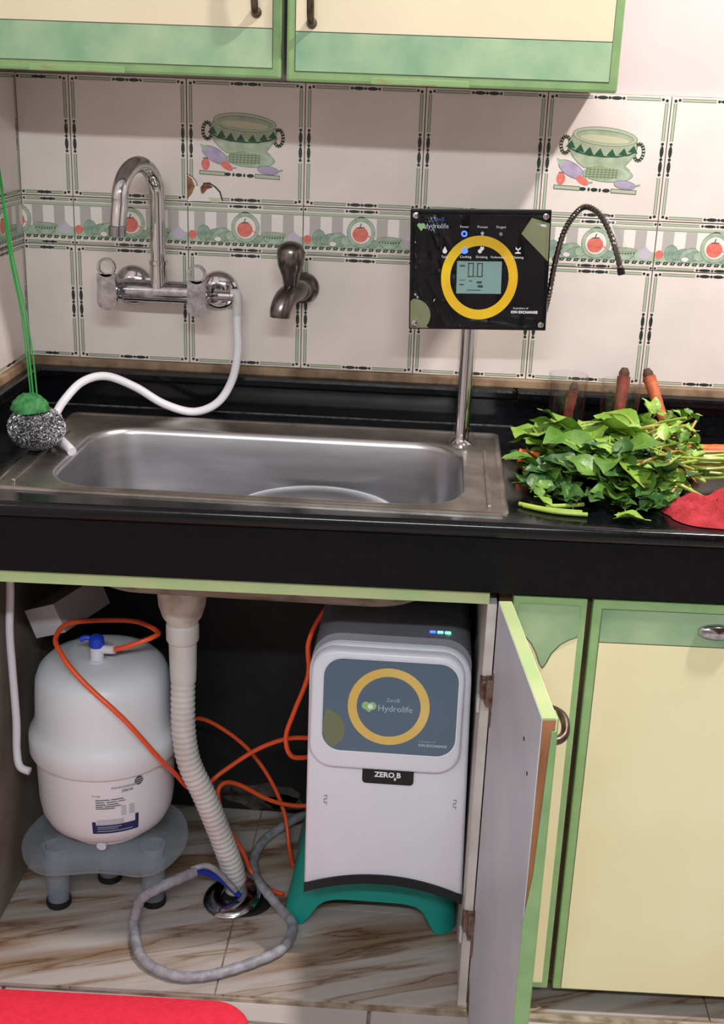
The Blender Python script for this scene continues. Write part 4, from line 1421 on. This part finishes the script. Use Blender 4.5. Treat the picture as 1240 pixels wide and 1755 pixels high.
# wide doors
for x0, x1 in ((.1135, .470), (.477, .74)):
    dr = MB().box((x0, 0, ZB), (x1, .0195, ZTp), bev=.003).build('door', 'green_edge_low', cb)
    MB().box((x0 + .0135, -.0010, ZB + .003), (x1 - .0135, .002, .660), bev=.0004).build('cream_panel', 'cream_low', dr)
    MB().box((x0 + .0135, -.0012, .6615), (x1 - .0135, .002, ZTp - .014), bev=.0004).build('green_panel', 'green_marble', dr)
    MB().box((x0 + .0128, -.0006, ZB + .002), (x1 - .0128, .0015, ZTp - .0134)).build('groove', 'outline', dr)
    hm = (x0 + x1) / 2
    MB().lathe([(0, 0), (.010, 0), (.0115, .003), (.0115, .007), (.009, .011), (0, .013)], FR((hm, -.0012, .688), (1, 0, 0), (0, 0, 1)) @ Matrix.Scale(2.4, 4, (1, 0, 0)), n=24).build('handle', 'chrome_worn', dr)

# ================================================================== under the sink: waste pipe
wp_ = thing('waste_pipe', 'white corrugated sink waste hose with a funnel coupling', 'pipe', (.335, -.30, 0.0))
PX, PY = .335, -.300
MB().lathe([(.036, .6485), (.040, .642), (.041, .606), (.039, .582), (.033, .562), (.0265, .552), (.0255, .549), (0, .549)], Matrix.Translation((PX, PY, 0)), n=32).build('coupling', 'pvc_dirty', wp_)
MB().lathe([(.0, .549), (.0265, .549), (.0275, .545), (.0275, .519), (.0255, .515), (.0235, .513), (.0228, .465), (.0215, .440), (0, .440)], Matrix.Translation((PX, PY, 0)), n=32).build('pipe_socket', 'pvc_white', wp_)
hp = catmull([(.335, -.300, .447), (.335, -.306, .408), (.337, -.312, .348), (.346, -.312, .288), (.370, -.302, .218), (.394, -.290, .136), (.413, -.278, .062), (.421, -.270, .004)], 22)
# even spacing so that every rib is the same size
acc = [0]
for a, b in zip(hp[:-1], hp[1:]):
    acc.append(acc[-1] + (b - a).length)
ev, j = [], 0
NR = 176
for k in range(NR + 1):
    t = acc[-1] * k / NR
    while j < len(acc) - 2 and acc[j + 1] < t:
        j += 1
    f = (t - acc[j]) / max(1e-9, acc[j + 1] - acc[j])
    ev.append(hp[j].lerp(hp[j + 1], f))
MB().tube(ev, [.0190 + (0, .0016, .0024, .0014)[k % 4] for k in range(NR + 1)], n=22).build('corrugated_hose', 'pvc_white', wp_, auto=80)

# steel drain cover pushed up by the hose
dc = thing('drain_cover', 'round steel floor drain cover lying beside the waste hose', 'drain cover', (.418, -.300, 0.0))
DMd = Matrix.Translation((.418, -.302, .013)) @ Matrix.Rotation(rad(9), 4, 'X') @ Matrix.Rotation(rad(-7), 4, 'Y')
MB().lathe([(.018, .006), (.030, .007), (.045, .004), (.050, .000), (.051, -.002), (.047, -.0015), (.030, .004), (.018, .004), (.018, .006)], DMd, n=40, cap=False).build('plate', 'chrome_worn', dc)
MB().lathe([(.0505, -.002), (.0522, -.0005), (.0505, .001)], DMd, n=40, cap=False).build('rim', 'chrome', dc)
MB().lathe([(.030, .0005), (.052, .0005), (.053, .004), (.050, .006), (.034, .005), (.030, .002)], Matrix.Translation((.440, -.290, 0)), n=32).build('drain_collar', 'black_rubber', dc)

# ================================================================== storage tank on its stand
ts = thing('tank_stand', 'translucent plastic stand with black feet under the white tank', 'stand', (.190, -.285, 0.0))
TC = Vector((.186, -.262))
PZ = .128
feet = [(.112, -.340), (.279, -.318), (.183, -.258)]
out_ = [(p.x, p.y) for p in catmull([(.040, -.29, 0), (.052, -.345, 0), (.080, -.385, 0), (.112, -.400, 0), (.150, -.394, 0), (.192, -.384, 0), (.235, -.384, 0), (.272, -.386, 0), (.304, -.368, 0), (.325, -.325, 0), (.332, -.275, 0), (.318, -.215, 0), (.28, -.165, 0), (.19, -.145, 0), (.10, -.165, 0), (.055, -.22, 0)], 6, closed=True)]
CX_, CY_ = .186, -.272
rings = []
for k_, z in ((.20, PZ - .004), (.52, PZ - .004), (.64, PZ - .019), (.80, PZ - .029), (.955, PZ - .030), (1.0, PZ - .026), (1.0, PZ - .023), (.955, PZ - .027), (.80, PZ - .026), (.65, PZ - .015), (.53, PZ), (.20, PZ), (.20, PZ - .004)):
    rings.append([Vector((CX_ + (p[0] - CX_) * k_, CY_ + (p[1] - CY_) * k_, z)) for p in out_])
pl = MB(); pl.loft(rings)
pl.build('plate', 'frosted', ts, auto=50)
for fx, fy in feet:
    MB().lathe([(.0195, .008), (.0225, PZ - .006), (.0200, PZ - .006), (.0175, .010), (.0195, .008)], Matrix.Translation((fx, fy, 0)), n=28, cap=False).build('leg', 'frosted', ts, auto=50)
    MB().lathe([(0, 0), (.0215, 0), (.0225, .004), (.0215, .012), (.0197, .012), (.0193, .008), (0, .008)], Matrix.Translation((fx, fy, 0.0004)), n=28).build('foot', 'black_rubber', ts)

tk = thing('storage_tank', 'white plastic water storage tank with a label and blue valve', 'tank', (TC.x, TC.y, PZ))
TM = Matrix.Translation((TC.x, TC.y, PZ))
TH = .338
MB().lathe([(0, .001), (.078, .001), (.080, .003), (.080, .014), (.092, .016), (.106, .026), (.115, .045), (.1185, .07), (.1205, .150), (.1205, .175)], TM, n=64, cap=False).build('lower_shell', 'tank_plastic', tk)
MB().lathe([(.1205, .160), (.1295, .161), (.1310, .164), (.1310, .190), (.1300, .196), (.1240, .207), (.1205, .213), (.1180, .230), (.1165, .27), (.1145, .295), (.108, .313), (.095, .326), (.075, .3335), (.045, .3375), (.0, .338)], TM, n=64, cap=False).build('upper_shell', 'tank_plastic', tk)
MB().tube([(TC.x + .012, TC.y - .078, PZ + .012), (TC.x + .012, TC.y - .094, PZ + .009)], .0085, n=16).build('drain_plug', 'white_plastic', tk)
vl = MB()
vz = PZ + TH
vl.lathe([(.016, -.002), (.016, .004), (.0115, .005), (.0115, .030), (.009, .032), (0, .032)], Matrix.Translation((TC.x, TC.y - .03, vz - .003)), n=20)
vv = vl.build('valve', 'white_plastic', tk)
MB().tube(catmull([(TC.x + .008, TC.y - .032, vz + .021), (TC.x + .022, TC.y - .034, vz + .022), (TC.x + .032, TC.y - .036, vz + .024)], 4), .0075, n=14).build('valve_outlet', 'white_plastic', tk)
lv = MB()
lv.lathe([(.0125, .026), (.0135, .030), (.0125, .042), (.008, .046), (0, .047)], Matrix.Translation((TC.x, TC.y - .03, vz - .001)), n=20)
lv.tube(catmull([(TC.x - .006, TC.y - .03, vz + .038), (TC.x - .018, TC.y - .032, vz + .041), (TC.x - .027, TC.y - .035, vz + .037)], 5), .0048, n=10)
lv.build('valve_lever', 'blue_lever', tk)


# label wrapped around the lower shell
def on_tank(x, z, d=.0006):
    x, z = x * 1.06 + .017, .050 + (z - .050) * 1.13
    """x mm along the surface from the front centre line, z height above the tank base"""
    a = -PI / 2 + x / .1195
    zz = z
    r = .1185 + .002 * min(1, max(0, (zz - .07) / .08)) if zz > .07 else .115 + .0035 * (zz - .045) / .025
    r += d
    return Vector((TC.x + r * math.cos(a), TC.y + r * math.sin(a), PZ + zz))


lb = MB()


def patch(x0, x1, z0, z1, mi, d, nx=10, nz=4, f=None):
    vs, fs = [], []
    for j in range(nz + 1):
        for i in range(nx + 1):
            vs.append(on_tank(x0 + (x1 - x0) * i / nx, z0 + (z1 - z0) * j / nz, d))
    for j in range(nz):
        for i in range(nx):
            fs.append((j * (nx + 1) + i, j * (nx + 1) + i + 1, (j + 1) * (nx + 1) + i + 1, (j + 1) * (nx + 1) + i))
    lb.add(vs, fs, mi, True)


LX0, LX1, LZ0, LZ1 = -.011, .065, .050, .140
patch(LX0, LX1, .050, .066, 1, .0008, nz=3)
patch(LX0, LX0 + .006, .066, .072, 1, .0008, nx=2, nz=1)
patch(LX1 - .006, LX1, .066, .078, 1, .0008, nx=2, nz=2)
for (xa, xb, z) in ((-.004, .018, .1105), (.0205, .040, .1105), (-.004, .010, .1065), (.013, .030, .1065), (.032, .043, .1065), (-.004, .012, .1025), (.014, .032, .1025), (-.004, .008, .099), (.010, .036, .099), (-.004, .026, .0955)):
    patch(xa, xb, z - .0007, z + .0007, 2, .0010, nx=4, nz=1)
for k in range(5):
    patch(.036, .044, .0962 - k * .0036 - .0005, .0962 - k * .0036 + .0005, 3, .0010, nx=2, nz=1)
    patch(.049, .058, .0962 - k * .0036 - .0005, .0962 - k * .0036 + .0005, 3, .0010, nx=2, nz=1)
for z in (.0745, .0715, .0685):
    patch(-.003, .040, z - .0004, z + .0004, 3, .0010, nx=6, nz=1)
for (xa, xb, z) in ((-.003, .036, .0625), (-.003, .030, .0590), (-.003, .055, .0545)):
    patch(xa, xb, z - .0006, z + .0006, 4, .0011, nx=6, nz=1)


def tank_text(string, size, x, z, mi, bold=0.0):
    tmp = MB()
    text(tmp, string, size, x, z, 0, Matrix.Identity(4), 0, bold=bold)
    vs = [on_tank(v.x, v.y, .0011) for v in tmp.v]
    lb.add(vs, tmp.f, mi)


tank_text('ION EXCHANGE', .0052, .0215, .1285, 3, .0001)
tank_text('ZEROB', .0058, .0375, .1215, 3, .0002)
gvs = [on_tank(.0665 + .0075 * math.cos(2 * PI * k / 20), .1345 + .0075 * math.sin(2 * PI * k / 20), .0010) for k in range(20)]
lb.add(gvs, [list(range(20))], 2)
for k in range(3):
    patch(.0605, .0725, .1305 + k * .0035, .1312 + k * .0035, 0, .0013, nx=3, nz=1)
tank_text('Storage', .0046, -.010, .1165, 3)
lb.build('label', ['print_white', 'print_navy', 'print_dark', 'print_grey', 'print_pale'], tk)

# tubes --------------------------------------------------------------------
OT = .0044
o = MB().tube(catmull([(.219, -.298, .490), (.235, -.302, .497), (.257, -.300, .505), (.281, -.288, .512), (.284, -.262, .510), (.238, -.222, .508), (.176, -.232, .511), (.137, -.290, .528), (.130, -.335, .522), (.146, -.362, .510), (.168, -.378, .490), (.200, -.388, .462), (.258, -.396, .412), (.304, -.362, .326), (.321, -.308, .262), (.333, -.268, .212), (.345, -.23, .185), (.358, -.20, .180), (.382, -.182, .196), (.442, -.172, .240), (.500, -.18, .272), (.552, -.20, .288)], 8), OT, n=10).build('orange_tube', 'orange_tube', None, org=(.219, -.298, .49))
o.location = (.219, -.298, .49)
tag(o, 'orange tube from the tank valve looping over the tank to the purifier', 'tube', 'orange water tubes')
o = MB().tube(catmull([(.640, -.18, .603), (.599, -.2, .585), (.562, -.22, .545), (.540, -.235, .495), (.541, -.24, .435), (.519, -.24, .365), (.504, -.24, .311), (.515, -.24, .272), (.552, -.22, .262)], 8), OT, n=10).build('orange_tube', 'orange_tube', None, org=(.519, -.24, .365))
o.location = (.519, -.24, .365)
tag(o, 'orange tube bulging from the top left of the purifier down its side', 'tube', 'orange water tubes')
o = MB().tube(catmull([(.300, -.17, .285), (.332, -.13, .273), (.378, -.11, .236), (.421, -.1, .19), (.461, -.1, .128), (.489, -.115, .068), (.503, -.15, .018), (.515, -.19, .006)], 8), OT * .9, n=10).build('orange_tube', 'orange_tube', None, org=(.421, -.1, .19))
o.location = (.421, -.1, .19)
tag(o, 'orange tube arching along the dark back wall down to the stool', 'tube', 'orange water tubes')
o = MB().tube(catmull([(.549, -.105, .085), (.503, -.115, .089), (.459, -.13, .108), (.406, -.15, .149), (.381, -.172, .164), (.373, -.190, .150), (.393, -.225, .115), (.427, -.235, .060), (.442, -.233, .018), (.474, -.262, .006), (.508, -.278, .006)], 8), OT, n=10).build('orange_tube', 'orange_tube', None, org=(.381, -.172, .164))
o.location = (.381, -.172, .164)
tag(o, 'orange tube with a sharp bend beside the corrugated hose reaching the floor', 'tube', 'orange water tubes')

gc = thing('grey_cable', 'grey sleeved cable coiled in a loop on the marble cabinet floor', 'cable', (.40, -.40, 0.0))
zc_ = .0095
MB().tube(catmull([(.545, -.03, .030), (.505, -.055, .020), (.470, -.085, zc_), (.447, -.130, zc_), (.440, -.190, zc_), (.452, -.240, .014), (.475, -.288, .022), (.505, -.318, zc_), (.531, -.352, zc_), (.537, -.385, zc_), (.523, -.432, zc_), (.470, -.476, zc_), (.409, -.508, zc_), (.351, -.512, zc_), (.294, -.475, zc_), (.264, -.404, zc_ + .001), (.266, -.398, .035), (.279, -.396, .068), (.322, -.380, .090), (.358, -.340, .086)], 8), [.0088 + .0006 * math.sin(k * 1.9) for k in range(153)], n=14).build('sleeve', 'grey_cable', gc)
MB().tube(catmull([(.351, -.338, .085), (.372, -.322, .075), (.396, -.312, .056), (.420, -.307, .032), (.436, -.307, .014)], 8), .0050, n=10).build('blue_core', 'blue_wire', gc)
MB().tube(catmull([(.351, -.332, .086), (.378, -.324, .090), (.402, -.318, .068), (.427, -.314, .034)], 8), .0052, n=10).build('grey_core', 'grey_cable', gc)

wl_ = MB().tube(catmull([(.046, -.3, .72), (.046, -.3, .60), (.040, -.3, .515), (.044, -.31, .443), (.0505, -.325, .360), (.0515, -.335, .305), (.0600, -.348, .282), (.078, -.352, .276)], 8), .0068, n=12)
wl_ = wl_.build('white_tube', 'hose_white', None, org=(.046, -.3, .5))
wl_.location = (.046, -.3, .5)
tag(wl_, 'thin white tube running down the left side panel to the tank', 'tube')

# small white carton wedged above the tank
bxu = Vector((.071, 0.0, .034)).normalized()
bxw = Vector((-.018, .004, .044)).normalized()
BXM = FR((.083, -.245, .509), bxu, bxw) @ Matrix.Scale(1.10, 4)
bx_ = thing('white_carton', 'small white carton tilted against the left side above the tank', 'box', (.097, -.262, .515))
MB().box((-.039, -.0245, -.10), (.039, .0245, .0), bev=.001, M=BXM @ Matrix.Rotation(rad(-30), 4, 'Y')).build('sleeve', 'carton_side', bx_)
MB().box((-.0388, -.0243, -.001), (.0388, .0243, .0012), M=BXM @ Matrix.Rotation(rad(-30), 4, 'Y')).build('end_flap', 'carton', bx_)

# ================================================================== step stool and purifier
so = thing('step_stool', 'teal plastic step stool carrying the white purifier', 'stool', (.668, -.215, 0.0))
SZ = .178
# shell: four splayed sides with an arch cut in each; built as panels around a rounded plan
tx0, tx1, ty0, ty1 = .552, .806, -.325, -.095
gx0, gx1, gy0, gy1 = .514, .822, -.350, -.070


def lp(a, b, t):
    return a + (b - a) * t


def stool_ring(t, inset=0.0):
    return rrect(lp(gx0, tx0, t) + inset, lp(gy0, ty0, t) + inset, lp(gx1, tx1, t) - inset, lp(gy1, ty1, t) - inset, .035, 8)


st_ = MB()
ne = len(stool_ring(0))
NSUB = 10


def dense(rg):
    out = []
    n = len(rg)
    for i in range(n):
        a, b = rg[i], rg[(i + 1) % n]
        L = math.hypot(b[0] - a[0], b[1] - a[1])
        m = 24 if L > .08 else 1
        for k in range(m):
            out.append((lp(a[0], b[0], k / m), lp(a[1], b[1], k / m)))
    return out


bot, topr = dense(stool_ring(0)), dense(stool_ring(1))
boti, topi = dense(stool_ring(0, .004)), dense(stool_ring(1, .004))
nn = len(bot)


def arch(i):
    """height fraction where the side wall starts: arches between the four legs"""
    x, y = bot[i]
    fx = (x - gx0) / (gx1 - gx0)
    fy = (y - gy0) / (gy1 - gy0)
    u = fx if min(abs(fy), abs(1 - fy)) < min(abs(fx), abs(1 - fx)) else fy
    w = abs(u - .5) / .5
    lim = .72
    if w >= lim:
        return 0.0
    return .30 * (1 - (w / lim) ** 6) ** .5


def wallp(a, b, i, t):
    return Vector((lp(a[i][0], b[i][0], t), lp(a[i][1], b[i][1], t), SZ * t))


steps = 7
outer = [[wallp(bot, topr, i, lp(arch(i), .96, k / steps)) for i in range(nn)] for k in range(steps + 1)]
inner = [[wallp(boti, topi, i, lp(arch(i), .94, k / steps)) for i in range(nn)] for k in range(steps, -1, -1)]
capr = [Vector((topr[i][0] + (.68 - topr[i][0]) * .02, topr[i][1] + (-.21 - topr[i][1]) * .02, SZ)) for i in range(nn)]
st_.loft(outer + [capr], 0, True, cap1=True)
st_.loft(inner + [outer[0]], 0, True)
st_.build('shell', 'teal', so, auto=35)

pf = thing('water_purifier', 'white water purifier with a round gold ring on its blue panel', 'water purifier', (.69, -.25, SZ))


def yf(z):
    return -.4305 + (z - .35) * .10


# grey rear body with rounded upper corners
rings = []
for y, k in ((-.395, 1.0), (-.30, 1.0), (-.16, 1.0), (-.115, .985), (-.105, .95)):
    rings.append([Vector((.688 + (p[0] - .688) * k, y, .39 + (p[1] - .39) * k)) for p in rrect(.563, SZ + .001, .814, .592, .045, 8)])
MB().loft(rings, 0, True, cap0=True, cap1=True).build('rear_body', 'grey_plastic', pf)
# front cover: flat top with rounded corners, arched lower edge
N = 9


def cover(ins, dz=0.0):
    x0, x1, zt = .5595 + ins, .8145 - ins, .580 - ins
    r = .050
    pts = []
    for k in range(N + 1):
        a = PI / 2 * k / N
        pts.append((x1 - r + r * math.cos(a), zt - r + r * math.sin(a)))
    for k in range(N + 1):
        a = PI / 2 + PI / 2 * k / N
        pts.append((x0 + r + r * math.cos(a), zt - r + r * math.sin(a)))
    xb0, xb1 = x0 + .003, x1 + .008
    for k in range(25):
        t = k / 24
        x = lp(xb0, xb1, t)
        z = .137 + ins + .0275 * (1 - (2 * t - .92) ** 2 * .92) + .006 * t
        pts.append((x, z))
    return pts


c0, c1 = cover(0), cover(.006)
rings = []
for c, dy in ((c0, .052), (c0, .006), (cover(.0018), .0018), (c1, 0.0)):
    rings.append([Vector((p[0], yf(p[1]) + dy, p[1])) for p in c])
fc = MB(); fc.loft(rings, 0, True, cap0=False, cap1=True)
fc.build('front_cover', 'white_plastic', pf, auto=45)
# raised upper block
rings = []
for ins, dy in ((0, .002), (0, -.010), (.0025, -.0145), (.006, -.016)):
    pts = rrect(.5640 + ins, .3775 + ins, .8040 - ins, .5760 - ins, .038 - ins * .5, 8)
    rings.append([Vector((p[0], yf(p[1]) + dy, p[1])) for p in pts])
MB().loft(rings, 0, True, cap1=True).build('raised_bezel', 'white_plastic', pf, auto=45)
Yn = Vector((0, .10, 1)).normalized()
FM = FR((.6895, yf(.4865) - .0165, .4865), (1, 0, 0), Yn)
ds = MB()
pts = rrect(-.105, -.077, .105, .077, .030, 8)
ds.loft([[FM @ Vector((p[0], p[1], d)) for p in q] for q, d in ((rrect(-.107, -.079, .107, .079, .031, 8), 0), (rrect(-.107, -.079, .107, .079, .031, 8), .0012), (pts, .0006))], 1)
ds.flat(pts, 0, FM, .0006)
dsp = ds.build('display_panel', ['display_blue', 'white_plastic'], pf)
gr_ = MB(); ring2d(gr_, -.002, .0015, .0640, .0500, 0, FM, .0010, n=72); gr_.build('gold_ring', 'ring_gold', dsp)
om = MB(); om.flat([(-.105, -.044)] + circ(-.103, -.042, .034, n=16, a0=rad(85), a1=rad(-30)) + [(-.087, -.0725), (-.098, -.064)], 0, FM, .0008)
om.build('olive_mark_and_reflection', 'mark_and_reflection_olive', dsp)
tx = MB()
text(tx, 'Hydrolife', .0145, -.019, -.006, 0, FM, .0011)
text(tx, 'ZeroB', .0080, -.006, .010, 0, FM, .0011)
tx.build('brand_name', 'print_pale', dsp); tx = MB()
text(tx, 'A product of', .0048, .048, -.0545, 0, FM, .0011)
text(tx, 'ION EXCHANGE', .0060, .0475, -.0615, 0, FM, .0011, bold=.0002)
tx.build('maker_name', 'print_pale', dsp); tx = MB()
for sx in (-1, 1):
    tx.flat(circ(-.0325 + sx * .0050, .0015, .0066, n=16), 1, FM, .0011 + .0001 * sx)
tx.flat([(-.0435, .000), (-.0325, -.0095), (-.0215, .000)], 1, FM, .00115)
tx.flat(circ(-.0305, .0005, .0042, n=14), 2, FM, .0014)
tx.build('heart_logo', ['print_pale', 'print_lime', 'print_white'], dsp)
# name badge
BM_ = FR((.6915, yf(.3645), .3645), (1, 0, 0), Yn)
bd = MB()
bd.loft([[BM_ @ Vector((p[0], p[1], d)) for p in rrect(-.041, -.016, .041, .020, .006, 5)] for d in (0, .003)], 0, False, cap1=True)
bdg = bd.build('name_badge', 'badge_black', pf)
bt_ = MB()
text(bt_, 'ZERO', .0125, -.0215, -.0040, 0, BM_, .0033, bold=.0004)
text(bt_, 'B', .0125, .0135, -.0040, 0, BM_, .0033, bold=.0004)
bt_.flat(circ(.0115, -.0070, .0021, n=12), 0, BM_, .0034)
bt_.flat([(.0115, -.0025), (.0134, -.0064), (.0096, -.0064)], 0, BM_, .0034)
bt_.build('badge_lettering', 'print_white', bdg)
# black strip along the arched lower edge
bs = MB()
strip = cover(.0)[2 * (N + 1):]
lo_ = [Vector((p[0], yf(p[1]) - .0010, p[1] + .0025)) for p in strip]
hi_ = [Vector((p[0], yf(p[1]) - .0010, p[1] + .0190)) for p in strip]
m_ = len(lo_)
lo_b = [v + Vector((0, .004, 0)) for v in lo_]
hi_b = [v + Vector((0, .004, 0)) for v in hi_]
bs.add(lo_ + hi_, [(i, i + 1, m_ + i + 1, m_ + i) for i in range(m_ - 1)], 0)
bs.add(lo_ + lo_b, [(i + 1, i, m_ + i, m_ + i + 1) for i in range(m_ - 1)], 0)
bs.add(hi_ + hi_b, [(i, i + 1, m_ + i + 1, m_ + i) for i in range(m_ - 1)], 0)
bs.build('black_strip', 'black_plastic', pf)
for (mx_, mz_, kk) in ((.592, .315, 0), (.800, .322, 1)):
    sm_ = MB()
    Ms = FR((mx_, yf(mz_) - .0008, mz_), (1, 0, 0), Yn)
    for k in range(3):
        sm_.flat([(-.002, .006 - k * .006), (.003, .0065 - k * .006), (.003, .0050 - k * .006), (-.002, .0045 - k * .006)], 0, Ms)
        sm_.flat([(.0022 - .004 * (k % 2), .0062 - k * .006), (.0032 - .004 * (k % 2), .0062 - k * .006), (.0032 - .004 * (k % 2), .001 - k * .006), (.0022 - .004 * (k % 2), .001 - k * .006)], 0, Ms)
    sm_.build('moulded_mark', 'print_grey', pf)
for k, (lx, mm) in enumerate(((.7500, 'led_blue'), (.7620, 'led_cyan'), (.7740, 'led_green'))):
    MB().box((lx - .0045, -.375, .5915), (lx + .0045, -.369, .5935), bev=.0006).build('indicator_led', mm, pf)

# ================================================================== red floor mat
mt = MB()
pts = []
for x, y in [(.0, -.78), (.44, -.78)]:
    pts.append((x, y))
pts += [(.480, -.765), (.495, -.73), (.495, -.62)] + [(.435 + .06 * math.cos(a), -.605 + .053 * math.sin(a)) for a in [PI / 2 * k / 10 for k in range(1, 10)]] + [(.43, -.5525), (.30, -.556), (.0, -.5655)]
n_ = len(pts)
cxm, cym = .24, -.66
rg_ = [[Vector((cxm + (p[0] - cxm) * k, cym + (p[1] - cym) * k, ZF + z)) for p in pts] for k, z in ((1.0, .0008), (1.0, .008), (.985, .013), (.96, .0145), (.5, .015))]
mt.loft(rg_, 0, True, cap0=True, cap1=True)
o = mt.build('floor_mat', 'red_felt', None, org=(cxm, cym, ZF), auto=70)
o.location = (cxm, cym, ZF)
tag(o, 'bright red felt mat with a rounded corner on the floor', 'mat')

# ================================================================== lamps of the room
tl = thing('tube_lamp', 'white tube lamp on the wall facing the sink', 'lamp', (.75, RY, 2.28))
MB().box((.12, RY + .001, 2.25), (1.38, RY + .05, 2.31), bev=.006).build('batten', 'white_plastic', tl)
MB().tube([(.15, RY + .075, 2.28), (1.35, RY + .075, 2.28)], .014, n=14).build('tube', 'lamp_glow', tl)
cl = thing('ceiling_lamp', 'small round lamp under the ceiling right of the cabinets', 'lamp', (1.62, -.85, RZ))
MB().lathe([(.11, RZ - .001), (.11, RZ - .03), (.10, RZ - .04), (.085, RZ - .04), (.085, RZ - .02), (0, RZ - .02)], Matrix.Translation((1.62, -.85, 0)), n=32).build('housing', 'white_plastic', cl)
MB().lathe([(0, RZ - .06), (.06, RZ - .055), (.082, RZ - .038), (.082, RZ - .022), (0, RZ - .021)], Matrix.Translation((1.62, -.85, 0)), n=32).build('diffuser', 'lamp_glow_warm', cl)

for o in list(bpy.data.objects):
    if '_local' in o:
        del o['_local']
